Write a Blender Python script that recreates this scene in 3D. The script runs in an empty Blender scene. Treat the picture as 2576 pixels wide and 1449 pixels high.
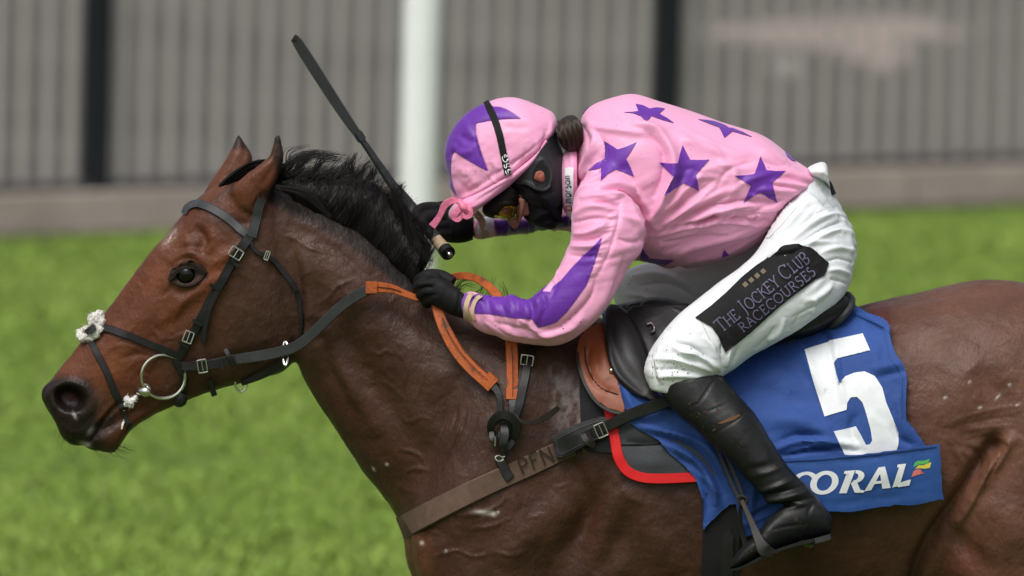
import bpy, bmesh, math, random
import numpy as np
from mathutils import Vector, Matrix
from mathutils.bvhtree import BVHTree

rnd = random.Random(7)
nrs = np.random.RandomState(11)
SC = bpy.context.scene
COL = SC.collection

# ------------------------------------------------------------------ camera, world, sun, exposure
S = 0.000835                      # metres per picture unit at the subject (the picture is 2576 units wide)
DIST = 25.0
PITCH = math.radians(5.2)
ROLL = math.radians(1.5)
AIM = np.array([0.0, 0.0, 1.60])
FW = np.array([0.0, math.cos(PITCH), -math.sin(PITCH)])
R0 = np.array([1.0, 0.0, 0.0])
U0 = np.array([0.0, math.sin(PITCH), math.cos(PITCH)])
RT = R0 * math.cos(ROLL) + U0 * math.sin(ROLL)
UP = U0 * math.cos(ROLL) - R0 * math.sin(ROLL)
CP = AIM - FW * DIST
cd = bpy.data.cameras.new("camera")
cam = bpy.data.objects.new("camera", cd)
COL.objects.link(cam)
cam.matrix_world = Matrix(((RT[0], UP[0], -FW[0], CP[0]), (RT[1], UP[1], -FW[1], CP[1]), (RT[2], UP[2], -FW[2], CP[2]), (0, 0, 0, 1)))
cd.sensor_width = 36.0
cd.lens = 36.0 * DIST / (2576 * S)
cd.clip_start = 0.5
cd.clip_end = 2000
cd.dof.use_dof = True
cd.dof.focus_distance = DIST - 0.22
cd.dof.aperture_fstop = 4.4
SC.camera = cam

SUN_EL, SUN_AZ = math.radians(58), math.radians(205)
w = bpy.data.worlds.new("World")
SC.world = w
w.use_nodes = True
nt = w.node_tree
sky = nt.nodes.new("ShaderNodeTexSky")
sky.sky_type = 'NISHITA'
sky.sun_disc = False
sky.sun_elevation = SUN_EL
sky.sun_rotation = SUN_AZ
sky.dust_density = 6.0
sky.air_density = 1.2
hs = nt.nodes.new("ShaderNodeHueSaturation")
hs.inputs['Saturation'].default_value = 0.42
nt.links.new(sky.outputs[0], hs.inputs['Color'])
nt.links.new(hs.outputs[0], nt.nodes['Background'].inputs[0])
nt.nodes['Background'].inputs[1].default_value = 0.12
sl = bpy.data.lights.new("sun", 'SUN')
sl.energy = 1.35
sl.angle = math.radians(28)
sl.color = (1.0, 0.98, 0.955)
so = bpy.data.objects.new("sun", sl)
COL.objects.link(so)
sd = Vector((math.sin(SUN_AZ) * math.cos(SUN_EL), math.cos(SUN_AZ) * math.cos(SUN_EL), math.sin(SUN_EL)))
so.rotation_euler = sd.to_track_quat('Z', 'Y').to_euler()
vs = SC.view_settings
SC.display_settings.display_device = 'sRGB'
vs.view_transform = 'Standard'
vs.look = 'None'
vs.exposure = 0.10
vs.gamma = 1.0
vs.use_curve_mapping = False
SC.cycles.max_bounces = 6

# ------------------------------------------------------------------ geometry helpers
def P(x, y, d):
    """The point at depth d (world y) on the line of sight of a place in the photograph."""
    x = np.asarray(x, float); y = np.asarray(y, float); d = np.asarray(d, float)
    u = (x - 1288.0) * S; v = -(y - 724.5) * S
    dr = FW * DIST + u[..., None] * RT + v[..., None] * UP
    t = (d - CP[1]) / dr[..., 1]
    return CP + dr * t[..., None]

def ray(x, y):
    dr = FW * DIST + (x - 1288.0) * S * RT - (y - 724.5) * S * UP
    return Vector(CP), Vector(dr / np.linalg.norm(dr))

def G(x, y, z=0.0):
    dr = FW * DIST + (x - 1288.0) * S * RT - (y - 724.5) * S * UP
    return CP + dr * ((z - CP[2]) / dr[2])

def proj(V):
    q = V - CP
    z = q @ FW
    return np.stack([1288 + (q @ RT) / z * DIST / S, 724.5 - (q @ UP) / z * DIST / S], 1)

def catmull(A, n, closed=False):
    A = np.asarray(A, float)
    m = len(A)
    out = []
    rng = range(m) if closed else range(m - 1)
    for i in rng:
        if closed:
            p0, p1, p2, p3 = A[(i - 1) % m], A[i], A[(i + 1) % m], A[(i + 2) % m]
        else:
            p1, p2 = A[i], A[i + 1]
            p0 = A[i - 1] if i > 0 else 2 * p1 - p2
            p3 = A[i + 2] if i + 2 < m else 2 * p2 - p1
        for k in range(n):
            t = k / n
            out.append(0.5 * ((2 * p1) + (-p0 + p2) * t + (2 * p0 - 5 * p1 + 4 * p2 - p3) * t * t + (-p0 + 3 * p1 - 3 * p2 + p3) * t ** 3))
    if not closed:
        out.append(A[-1])
    return np.array(out)

def loft(st, n=6, seg=28, e=2.0, scale=1.0, dome=None):
    """Closed shell through stations (ax, ay, bx, by, halfwidth, depth): an ellipse between the two edge points of each."""
    A = catmull([s[:6] for s in st], n)
    A[:, 4] = np.maximum(A[:, 4], 0.002)
    th = np.linspace(0, 2 * math.pi, seg, endpoint=False)
    c = np.sign(np.cos(th)) * np.abs(np.cos(th)) ** (2 / e)
    s = np.sign(np.sin(th)) * np.abs(np.sin(th)) ** (2 / e)
    V = []
    for r in A:
        cx, cy = (r[0] + r[2]) / 2, (r[1] + r[3]) / 2
        hx, hy = (r[0] - r[2]) / 2 * scale, (r[1] - r[3]) / 2 * scale
        if dome:                                 # widest near the lower edge, like a cap
            ox, oy = r[2] + dome * (r[0] - r[2]), r[3] + dome * (r[1] - r[3])
            kx = np.where(c > 0, (r[0] - ox) * c, (ox - r[2]) * c); ky = np.where(c > 0, (r[1] - oy) * c, (oy - r[3]) * c)
            V.append(P(ox + kx, oy + ky, r[5] + r[4] * s)); continue
        V.append(P(cx + hx * c, cy + hy * c, r[5] + r[4] * scale * s))
    nr = len(V)
    V = np.concatenate(V)
    F = []
    for i in range(nr - 1):
        for j in range(seg):
            k = (j + 1) % seg
            F.append((i * seg + j, i * seg + k, (i + 1) * seg + k, (i + 1) * seg + j))
    a, b = len(V), len(V) + 1
    V = np.vstack([V, V[:seg].mean(0), V[(nr - 1) * seg:].mean(0)])
    for j in range(seg):
        k = (j + 1) % seg
        F.append((a, k, j))
        F.append((b, (nr - 1) * seg + j, (nr - 1) * seg + k))
    return V, F

def tube3(pts, rad, seg=8, n=4, closed=False):
    """Round tube through 3-D points; rad is one number or one per point."""
    pts = np.asarray(pts, float)
    rad = np.full(len(pts), rad) if np.isscalar(rad) else np.asarray(rad, float)
    A = catmull(np.column_stack([pts, rad]), n, closed) if n > 1 else np.column_stack([pts, rad])
    q = A[:, :3]
    t = np.roll(q, -1, 0) - np.roll(q, 1, 0) if closed else np.gradient(q, axis=0)
    t /= np.maximum(np.linalg.norm(t, axis=1, keepdims=True), 1e-9)
    V = []
    up = np.array([0.13, 1.0, 0.31])
    for i in range(len(A)):
        a = np.cross(t[i], up); a /= max(np.linalg.norm(a), 1e-9)
        b = np.cross(t[i], a)
        for j in range(seg):
            th = 2 * math.pi * j / seg
            V.append(q[i] + A[i, 3] * (a * math.cos(th) + b * math.sin(th)))
    m = len(A)
    F = []
    for i in range(m if closed else m - 1):
        i2 = (i + 1) % m
        for j in range(seg):
            k = (j + 1) % seg
            F.append((i * seg + j, i * seg + k, i2 * seg + k, i2 * seg + j))
    if not closed:
        F.append(tuple(range(seg))[::-1])
        F.append(tuple((m - 1) * seg + j for j in range(seg)))
    return np.array(V), F

def ball(c, r, n=12, squash=(1, 1, 1)):
    V, F = [], []
    for i in range(1, n):
        a = math.pi * i / n
        for j in range(2 * n):
            b = math.pi * j / n
            V.append((c[0] + r * squash[0] * math.sin(a) * math.cos(b), c[1] + r * squash[1] * math.sin(a) * math.sin(b), c[2] + r * squash[2] * math.cos(a)))
    m = 2 * n
    for i in range(n - 2):
        for j in range(m):
            k = (j + 1) % m
            F.append((i * m + j, (i + 1) * m + j, (i + 1) * m + k, i * m + k))
    a, b = len(V), len(V) + 1
    V += [(c[0], c[1], c[2] + r * squash[2]), (c[0], c[1], c[2] - r * squash[2])]
    for j in range(m):
        k = (j + 1) % m
        F.append((a, j, k)); F.append((b, (n - 2) * m + k, (n - 2) * m + j))
    return np.array(V), F

def merge(*parts):
    V, F, o = [], [], 0
    for v, f in parts:
        V.append(np.asarray(v, float))
        F += [tuple(i + o for i in q) for q in f]
        o += len(v)
    return np.concatenate(V), F

def raw_mesh(name, V, F):
    me = bpy.data.meshes.new(name)
    me.from_pydata([tuple(v) for v in V], [], [tuple(f) for f in F])
    me.update()
    return me

def fix_normals(me):
    bm = bmesh.new(); bm.from_mesh(me)
    bmesh.ops.recalc_face_normals(bm, faces=bm.faces)
    bm.to_mesh(me); bm.free()

class Skin:
    """One closed surface grown round several overlapping shells, then smoothed and sculpted."""
    def __init__(self, parts, voxel, smooth=8):
        V, F = merge(*parts)
        me = raw_mesh("shell", V, F)
        fix_normals(me)
        ob = bpy.data.objects.new("shell", me)
        COL.objects.link(ob)
        md = ob.modifiers.new("r", 'REMESH'); md.mode = 'VOXEL'; md.voxel_size = voxel
        dg = bpy.context.evaluated_depsgraph_get()
        m2 = bpy.data.meshes.new_from_object(ob.evaluated_get(dg))
        bpy.data.objects.remove(ob); bpy.data.meshes.remove(me)
        nv = len(m2.vertices)
        a = np.empty(nv * 3); m2.vertices.foreach_get("co", a); self.V = a.reshape(-1, 3)
        e = np.empty(len(m2.edges) * 2, int); m2.edges.foreach_get("vertices", e); self.E = e.reshape(-1, 2)
        lt = np.empty(len(m2.polygons), int); m2.polygons.foreach_get("loop_total", lt)
        lv = np.empty(len(m2.loops), int); m2.loops.foreach_get("vertex_index", lv)
        if (lt == 4).all():
            self.F = lv.reshape(-1, 4)
        else:
            self.F = [tuple(p.vertices) for p in m2.polygons]
        bpy.data.meshes.remove(m2)
        self.smooth(smooth)
        self.C = None
    def smooth(self, it, lam=0.5, mask=None):
        n = len(self.V); a, b = self.E[:, 0], self.E[:, 1]
        deg = np.bincount(a, minlength=n) + np.bincount(b, minlength=n)
        for _ in range(it):
            acc = np.stack([np.bincount(a, self.V[b, k], n) + np.bincount(b, self.V[a, k], n) for k in range(3)], 1)
            d = acc / np.maximum(deg, 1)[:, None] - self.V
            self.V = self.V + lam * (d if mask is None else d * mask[:, None])
    def normals(self):
        F = np.asarray(self.F); V = self.V
        fn = np.cross(V[F[:, 2]] - V[F[:, 0]], V[F[:, 3]] - V[F[:, 1]])
        N = np.stack([sum(np.bincount(F[:, c], fn[:, k], len(V)) for c in range(4)) for k in range(3)], 1)
        return N / np.maximum(np.linalg.norm(N, axis=1, keepdims=True), 1e-12)
    def px(self):
        return proj(self.V)
    def strokes(self, lst, both=False, gain=1.0):
        """Ridges and grooves along drawn lines: (points, width, height in m, kind). They are pressed along the surface normal."""
        N = self.normals(); X = self.px()
        face = -N[:, 1]
        wn = np.clip((np.abs(face) if both else face) / 0.45 + 0.25, 0, 1)
        D = np.zeros(len(X))
        for st in lst:
            pts, wd, amp = st[0], st[1], st[2] * gain
            kind = st[3] if len(st) > 3 else 'g'
            q = catmull(pts, 5) if len(pts) > 2 else np.asarray(pts, float)
            d, t, sg = polydist(X, q, wd * (7 if kind == 'e' else 3.2))
            ok = d < 1e8
            if kind == 'p':                         # round dent or bump, not tapered
                D[ok] += amp * np.exp(-(d[ok] / wd) ** 2) * wn[ok]
                continue
            tp = np.sin(np.clip(t[ok], 0, 1) * math.pi) ** 0.6 if kind != 'n' else 1.0
            dd = d[ok]
            if kind == 'g' or kind == 'n':
                f = np.exp(-(dd / wd) ** 2)
            elif kind == 'r':
                f = np.exp(-dd / wd * 1.3)
            else:                                   # 'e': steep on one side, long fall on the other
                s = dd * sg[ok]
                f = np.where(s > 0, np.exp(-s / (2.6 * wd)), np.exp(-(s / (0.45 * wd)) ** 2))
            D[ok] += amp * f * tp * wn[ok]
        self.V = self.V + N * D[:, None]
    def noise(self, amp, scale, seed=0, stretch=(1, 1, 1), near=None):
        N = self.normals()
        n = fbm(self.V * np.array(stretch) * scale, seed)
        self.V = self.V + N * (amp * n if near is None else amp * n * near)[:, None]
    def creases(self, ang, along, across, amp, mask, seed):
        """Irregular sharp-valleyed creases of pulled cloth, running at an angle."""
        c, s_ = math.cos(math.radians(ang)), math.sin(math.radians(ang))
        V = self.V; u = V[:, 0] * c + V[:, 2] * s_; v = -V[:, 0] * s_ + V[:, 2] * c
        bend = .02 * fbm(V * 6, seed + 5, 2)
        n = fbm(np.stack([u * along, V[:, 1] * across * .4, (v + bend) * across], 1), seed, 2)
        self.V = V + self.normals() * (amp * (np.abs(n) * 1.7 - .5) * mask)[:, None]
    def tree(self):
        return BVHTree.FromPolygons(self.V.tolist(), np.asarray(self.F).tolist())
    def color(self, base):
        self.C = np.tile(np.array(base, float), (len(self.V), 1))
    def paint(self, wgt, col):
        wgt = np.clip(wgt, 0, 1)[:, None]
        self.C = self.C * (1 - wgt) + np.array(col, float) * wgt
    def build(self, name, mats, parent=None):
        me = bpy.data.meshes.new(name)
        F = np.asarray(self.F)
        me.vertices.add(len(self.V)); me.loops.add(F.size); me.polygons.add(len(F))
        me.vertices.foreach_set("co", self.V.ravel())
        me.loops.foreach_set("vertex_index", F.ravel())
        me.polygons.foreach_set("loop_start", np.arange(0, F.size, 4))
        me.polygons.foreach_set("loop_total", np.full(len(F), 4))
        me.update(calc_edges=True)
        me.polygons.foreach_set("use_smooth", np.ones(len(F), bool))
        if self.C is not None:
            at = me.color_attributes.new("coat", 'FLOAT_COLOR', 'POINT')
            at.data.foreach_set("color", np.column_stack([self.C, np.ones(len(self.C))]).ravel())
        return link(name, me, mats, parent)

def polydist(X, q, lim):
    """Distance to a line, place along it (0..1) and side, for the points within lim of it."""
    n = len(X)
    best = np.full(n, 1e9); T = np.zeros(n); SG = np.ones(n)
    lo, hi = q.min(0) - lim, q.max(0) + lim
    idx = np.nonzero((X[:, 0] > lo[0]) & (X[:, 0] < hi[0]) & (X[:, 1] > lo[1]) & (X[:, 1] < hi[1]))[0]
    if not len(idx):
        return best, T, SG
    Y = X[idx]
    bb = np.full(len(idx), 1e9); tt = np.zeros(len(idx)); ss = np.ones(len(idx))
    L = np.concatenate([[0], np.cumsum(np.linalg.norm(np.diff(q, axis=0), axis=1))]); tot = max(L[-1], 1e-9)
    for i in range(len(q) - 1):
        a, b = q[i], q[i + 1]; v = b - a; vv = max(v @ v, 1e-9)
        u = np.clip(((Y - a) @ v) / vv, 0, 1)
        r = Y - a - u[:, None] * v
        d = np.hypot(r[:, 0], r[:, 1])
        m = d < bb
        bb[m] = d[m]; tt[m] = (L[i] + u[m] * math.sqrt(vv)) / tot
        ss[m] = np.sign(v[0] * r[m, 1] - v[1] * r[m, 0] + 1e-9)
    bb[bb > lim] = 1e9
    best[idx] = bb; T[idx] = tt; SG[idx] = ss
    return best, T, SG

_lat = nrs.rand(64, 64, 64) * 2 - 1
def vnoise(p):
    i = np.floor(p).astype(int); f = p - i; f = f * f * (3 - 2 * f)
    r = 0
    for a in (0, 1):
        for b in (0, 1):
            for c in (0, 1):
                wgt = (f[:, 0] if a else 1 - f[:, 0]) * (f[:, 1] if b else 1 - f[:, 1]) * (f[:, 2] if c else 1 - f[:, 2])
                r = r + wgt * _lat[(i[:, 0] + a) % 64, (i[:, 1] + b) % 64, (i[:, 2] + c) % 64]
    return r
def fbm(p, seed=0, oct=3):
    r = 0
    for k in range(oct):
        r = r + vnoise(p * 2 ** k + seed * 7.3 + k * 3.1) / 2 ** k
    return r

def inside(X, poly):
    """Which of the points lie inside a drawn outline."""
    poly = np.asarray(poly, float); r = np.zeros(len(X), bool)
    j = len(poly) - 1
    for i in range(len(poly)):
        a, b = poly[i], poly[j]
        c = ((a[1] > X[:, 1]) != (b[1] > X[:, 1])) & (X[:, 0] < (b[0] - a[0]) * (X[:, 1] - a[1]) / (b[1] - a[1] + 1e-12) + a[0])
        r ^= c; j = i
    return r

def soft(X, poly, f):
    """1 inside the outline, falling to 0 over f units outside it."""
    q = np.vstack([poly, poly[:1]])
    d, _, _ = polydist(X, np.asarray(q, float), f * 2)
    return np.where(inside(X, poly), 1.0, np.clip(1 - d / f, 0, 1))

def blob(X, x, y, rx, ry=None, ang=0.0, p=2):
    ry = ry or rx
    c, s = math.cos(math.radians(ang)), math.sin(math.radians(ang))
    u = (X[:, 0] - x) * c + (X[:, 1] - y) * s; v = -(X[:, 0] - x) * s + (X[:, 1] - y) * c
    return np.exp(-((u / rx) ** 2 + (v / ry) ** 2) ** (p / 2))

# ------------------------------------------------------------------ objects, labels
def link(name, me, m, parent=None):
    o = bpy.data.objects.new(name, me)
    COL.objects.link(o)
    for x in (m if isinstance(m, (list, tuple)) else [m]):
        me.materials.append(x)
    if parent is not None:
        o.parent = parent
        o.matrix_parent_inverse = world_of(parent).inverted()
    return o

def world_of(o):
    m = Matrix.Translation(o.location)
    if o.parent is not None:
        return world_of(o.parent) @ o.matrix_parent_inverse @ m
    return m

def obj(name, VF, m, parent=None, smooth=True, fix=True, sharp=38):
    me = raw_mesh(name, *VF)
    if fix: fix_normals(me)
    if smooth:
        me.polygons.foreach_set("use_smooth", np.ones(len(me.polygons), bool))
        me.set_sharp_from_angle(angle=math.radians(sharp))
    return link(name, me, m, parent)

def thing(name, loc, label, cat, group=None):
    o = bpy.data.objects.new(name, None)
    o.empty_display_size = 0.1
    COL.objects.link(o); o.location = loc
    return tag(o, label, cat, group)

def tag(o, label=None, cat=None, group=None, kind=None):
    if label: o["label"] = label
    if cat: o["category"] = cat
    if group: o["group"] = group
    if kind: o["kind"] = kind
    return o

# ------------------------------------------------------------------ drawing on surfaces
def hit(tr, x, y, dflt=0.0):
    o, d = ray(x, y)
    h = tr.ray_cast(o, d)
    if h[0] is None:
        p = Vector(P(x, y, dflt))
        h2 = tr.find_nearest(p)
        return np.array(h2[0]), np.array(h2[1]), False
    n = np.array(h[1])
    return np.array(h[0]), (n if n[1] < 0.3 else -n), True

def patch(poly, tr, off=0.0015, thick=0.002, cell=9.0, curve=0, fold=None, rim=True):
    """A piece of cloth or leather cut to a drawn outline, laid on a surface, with its own thickness."""
    poly = catmull(poly, curve, True) if curve else np.asarray(poly, float)
    bm = bmesh.new()
    f = bm.faces.new([bm.verts.new((p[0], p[1], 0)) for p in poly])
    if f.normal.z < 0: f.normal_flip()
    lo, hi = poly.min(0), poly.max(0)
    for ax in (0, 1):
        k = lo[ax] + cell
        while k < hi[ax] - 0.01:
            bmesh.ops.bisect_plane(bm, geom=bm.verts[:] + bm.edges[:] + bm.faces[:], dist=1e-4, plane_co=(k, 0, 0) if ax == 0 else (0, k, 0), plane_no=(1, 0, 0) if ax == 0 else (0, 1, 0))
            k += cell
    bmesh.ops.triangulate(bm, faces=[q for q in bm.faces if len(q.verts) > 4])
    bm.verts.index_update()
    X = np.array([v.co[:2] for v in bm.verts])
    F = [[v.index for v in q.verts] for q in bm.faces]
    edge = [(e.verts[0].index, e.verts[1].index) for e in bm.edges if len(e.link_faces) == 1]
    bm.free()
    fo = fold(X) if fold is not None else np.zeros(len(X))
    T = []; B = []
    for (x, y), k in zip(X, fo):
        p, n, ok = hit(tr, x, y)
        n = n + np.array([0, -0.6, 0]); n /= np.linalg.norm(n)
        T.append(p + n * (off + thick + k)); B.append(p + n * (off - 0.004))
    nv = len(X)
    V = np.array(T)
    if not rim:
        return V, [tuple(q) for q in F]
    bi = sorted({i for e in edge for i in e}); mp = {i: nv + k for k, i in enumerate(bi)}
    V = np.vstack([V, np.array([B[i] for i in bi])])
    F = [tuple(q) for q in F] + [(a, b, mp[b], mp[a]) for a, b in edge]
    return V, F

def ribbon(pts, wd, tr=None, off=0.003, thick=0.003, depth=None, n=5, pull=3, edge=True):
    """A strap along a drawn line: laid on a surface (tr), or hanging at the given depths."""
    pts = np.asarray(pts, float)
    wd = np.full(len(pts), wd, float) if np.isscalar(wd) else np.asarray(wd, float)
    cols = [pts, wd[:, None]]
    if depth is not None: cols.append(np.asarray(depth, float)[:, None])
    A = catmull(np.column_stack(cols), n) if len(pts) > 2 else np.array([np.column_stack(cols)[0] * (1 - t) + np.column_stack(cols)[1] * t for t in np.linspace(0, 1, 6)])
    q = A[:, :2]; t = np.gradient(q, axis=0); t /= np.maximum(np.linalg.norm(t, axis=1, keepdims=True), 1e-9)
    nr = np.column_stack([-t[:, 1], t[:, 0]])
    L = q + nr * A[:, 2:3] / 2; Rr = q - nr * A[:, 2:3] / 2
    if depth is None:
        dl, dr_ = [], []
        for a, b, c in zip(L, Rr, q):
            pa, _, oka = hit(tr, *a); pb, _, okb = hit(tr, *b); pc, _, okc = hit(tr, *c)
            ya, yb, yc = pa[1], pb[1], pc[1]
            mid = (ya + yb) / 2
            sh = min(0, yc - mid)
            dl.append(ya + sh); dr_.append(yb + sh)
        dl, dr_ = np.array(dl), np.array(dr_)
        for _ in range(pull):
            for arr in (dl, dr_):
                sm = arr.copy(); sm[1:-1] = (arr[:-2] + arr[1:-1] + arr[2:]) / 3
                arr[:] = np.minimum(arr, sm)
        dl -= off; dr_ -= off
    else:
        dl = A[:, 3].copy(); dr_ = A[:, 3].copy()
    m = len(A)
    ins = 0.86
    Li = q + (L - q) * ins; Ri = q + (Rr - q) * ins
    V = np.vstack([P(L[:, 0], L[:, 1], dl + thick * 0.4), P(Li[:, 0], Li[:, 1], dl - thick * 0.6), P(Ri[:, 0], Ri[:, 1], dr_ - thick * 0.6), P(Rr[:, 0], Rr[:, 1], dr_ + thick * 0.4),
                   P(Rr[:, 0], Rr[:, 1], dr_ + thick), P(L[:, 0], L[:, 1], dl + thick)])
    F = []
    for i in range(m - 1):
        for k in range(6):
            k2 = (k + 1) % 6
            F.append((k * m + i, k2 * m + i, k2 * m + i + 1, k * m + i + 1))
    F.append(tuple(k * m for k in range(6))); F.append(tuple(k * m + m - 1 for k in range(6))[::-1])
    return V, F

def wire(pts, rad, tr=None, off=0.004, depth=None, closed=False, seg=8, n=4):
    """A round wire or cord along a drawn line."""
    pts = np.asarray(pts, float)
    if depth is None:
        Q = []
        for x, y in pts:
            p, nn, ok = hit(tr, x, y)
            Q.append(P(x, y, p[1] - off))
    else:
        dp = np.full(len(pts), depth) if np.isscalar(depth) else depth
        Q = [P(x, y, d) for (x, y), d in zip(pts, dp)]
    return tube3(Q, rad, seg, n, closed)

def buckle(x, y, wd, ht, ang, tr=None, depth=None, off=0.008, rad=0.0016):
    """A metal buckle: open square frame and a tongue."""
    c, s = math.cos(math.radians(ang)), math.sin(math.radians(ang))
    def r(u, v): return (x + u * c - v * s, y + u * s + v * c)
    a, b = wd / 2, ht / 2
    fr = [r(-a, -b * .8), r(-a * .8, -b), r(a * .8, -b), r(a, -b * .8), r(a, b * .8), r(a * .8, b), r(-a * .8, b), r(-a, b * .8)]
    d = depth if depth is not None else hit(tr, x, y)[0][1] - off
    return merge(wire(fr, rad, depth=d, closed=True, n=2), wire([r(0, -b), r(0, 0), r(0, b)], rad * .8, depth=d - 0.001, n=2))

def strands(roots, rad, name, m, parent, sides=3):
    """Hair: a thin three-sided tapering tube per lock line (list of point arrays)."""
    V, F = [], []
    o = 0
    for q in roots:
        q = np.asarray(q); k = len(q)
        t = np.gradient(q, axis=0); t /= np.maximum(np.linalg.norm(t, axis=1, keepdims=True), 1e-9)
        a = np.cross(t, [0.2, 1.0, 0.3]); a /= np.maximum(np.linalg.norm(a, axis=1, keepdims=True), 1e-9)
        b = np.cross(t, a)
        r = rad * (rnd.uniform(0.7, 1.3)) * np.linspace(1, 0.18, k)[:, None]
        for s_ in range(sides):
            th = 2 * math.pi * s_ / sides
            V.append(q + r * (a * math.cos(th) + b * math.sin(th)))
        for i in range(k - 1):
            for s_ in range(sides):
                s2 = (s_ + 1) % sides
                F.append((o + s_ * k + i, o + s2 * k + i, o + s2 * k + i + 1, o + s_ * k + i + 1))
        o += sides * k
    return obj(name, (np.concatenate(V), F), m, parent, fix=False)

# ------------------------------------------------------------------ materials
def mat(name, col, rough=0.5, spec=0.5, attr=False, var=0.0, vscale=20.0, bumps=(), sheen=0.0, metal=0.0, specks=None, coat=0.0, stretch=(1, 1, 1), sub=0.0, rvar=0.0, dirt=None):
    m = bpy.data.materials.new(name)
    m.use_nodes = True
    n = m.node_tree; b = n.nodes['Principled BSDF']
    b.inputs['Roughness'].default_value = rough
    b.inputs['Specular IOR Level'].default_value = spec
    b.inputs['Metallic'].default_value = metal
    b.inputs['Sheen Weight'].default_value = sheen
    b.inputs['Coat Weight'].default_value = coat
    b.inputs['Subsurface Weight'].default_value = sub
    b.inputs['Subsurface Radius'].default_value = (0.01, 0.004, 0.002)
    tc = n.nodes.new("ShaderNodeTexCoord")
    mp = n.nodes.new("ShaderNodeMapping"); mp.inputs['Scale'].default_value = stretch
    n.links.new(tc.outputs['Object'], mp.inputs[0])
    if attr:
        at = n.nodes.new("ShaderNodeAttribute"); at.attribute_name = "coat"
        c = at.outputs['Color']
    else:
        rg = n.nodes.new("ShaderNodeRGB"); rg.outputs[0].default_value = (*col, 1)
        c = rg.outputs[0]
    def noise(sc, det=4.0, src=None):
        t = n.nodes.new("ShaderNodeTexNoise"); t.inputs['Scale'].default_value = sc; t.inputs['Detail'].default_value = det
        n.links.new((src or mp).outputs[0], t.inputs['Vector'])
        return t.outputs['Fac']
    def ramp(src, a, bb, va, vb):
        t = n.nodes.new("ShaderNodeMapRange"); t.inputs[1].default_value = a; t.inputs[2].default_value = bb; t.inputs[3].default_value = va; t.inputs[4].default_value = vb
        n.links.new(src, t.inputs[0]); return t.outputs[0]
    def mul(c0, fac):
        t = n.nodes.new("ShaderNodeMix"); t.data_type = 'RGBA'; t.blend_type = 'MULTIPLY'; t.inputs[0].default_value = 1.0
        n.links.new(c0, t.inputs[6]); n.links.new(fac, t.inputs[7]); return t.outputs[2]
    def mixc(c0, fac, c1):
        t = n.nodes.new("ShaderNodeMix"); t.data_type = 'RGBA'
        n.links.new(fac, t.inputs[0]); n.links.new(c0, t.inputs[6]); t.inputs[7].default_value = (*c1, 1); return t.outputs[2]
    if var:
        c = mul(c, ramp(noise(vscale), 0.3, 0.7, 1 - var, 1 + var))
        c = mul(c, ramp(noise(vscale * 6.7), 0.3, 0.7, 1 - var * .5, 1 + var * .5))
    if dirt:
        for (sc, lo, hi, dc, mx) in dirt:
            f = ramp(noise(sc, 6.0, tc_map(n, tc)), lo, hi, 0.0, mx)
            c = mixc(c, f, dc)
    if specks:
        for (sc, rad, dc) in specks:
            v = n.nodes.new("ShaderNodeTexVoronoi"); v.inputs['Scale'].default_value = sc
            n.links.new(tc.outputs['Object'], v.inputs['Vector'])
            keep = ramp(noise(sc * .23, 2.0, tc_map(n, tc)), 0.50, 0.62, 0.0, 1.0)
            f = n.nodes.new("ShaderNodeMath"); f.operation = 'MULTIPLY'
            n.links.new(ramp(v.outputs['Distance'], rad, rad * .5, 0.0, 0.85), f.inputs[0]); n.links.new(keep, f.inputs[1])
            c = mixc(c, f.outputs[0], dc)
    n.links.new(c, b.inputs['Base Color'])
    if rvar:
        n.links.new(ramp(noise(vscale * 1.3), 0.3, 0.7, rough - rvar, rough + rvar), b.inputs['Roughness'])
    prev = None
    for bp in bumps:
        sc, dist = bp[0], bp[1]
        src = mp
        if len(bp) > 2:
            src = n.nodes.new("ShaderNodeMapping"); src.inputs['Scale'].default_value = bp[2]
            if len(bp) > 3: src.inputs['Rotation'].default_value = bp[3]
            n.links.new(tc.outputs['Object'], src.inputs[0])
        k = n.nodes.new("ShaderNodeBump"); k.inputs['Strength'].default_value = 1.0; k.inputs['Distance'].default_value = dist
        n.links.new(noise(sc, 5.0, src), k.inputs['Height'])
        if prev is not None: n.links.new(prev, k.inputs['Normal'])
        prev = k.outputs[0]
    if prev is not None:
        n.links.new(prev, b.inputs['Normal'])
    return m

def tc_map(n, tc):
    k = n.nodes.new("ShaderNodeMapping"); n.links.new(tc.outputs['Object'], k.inputs[0]); return k

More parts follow.
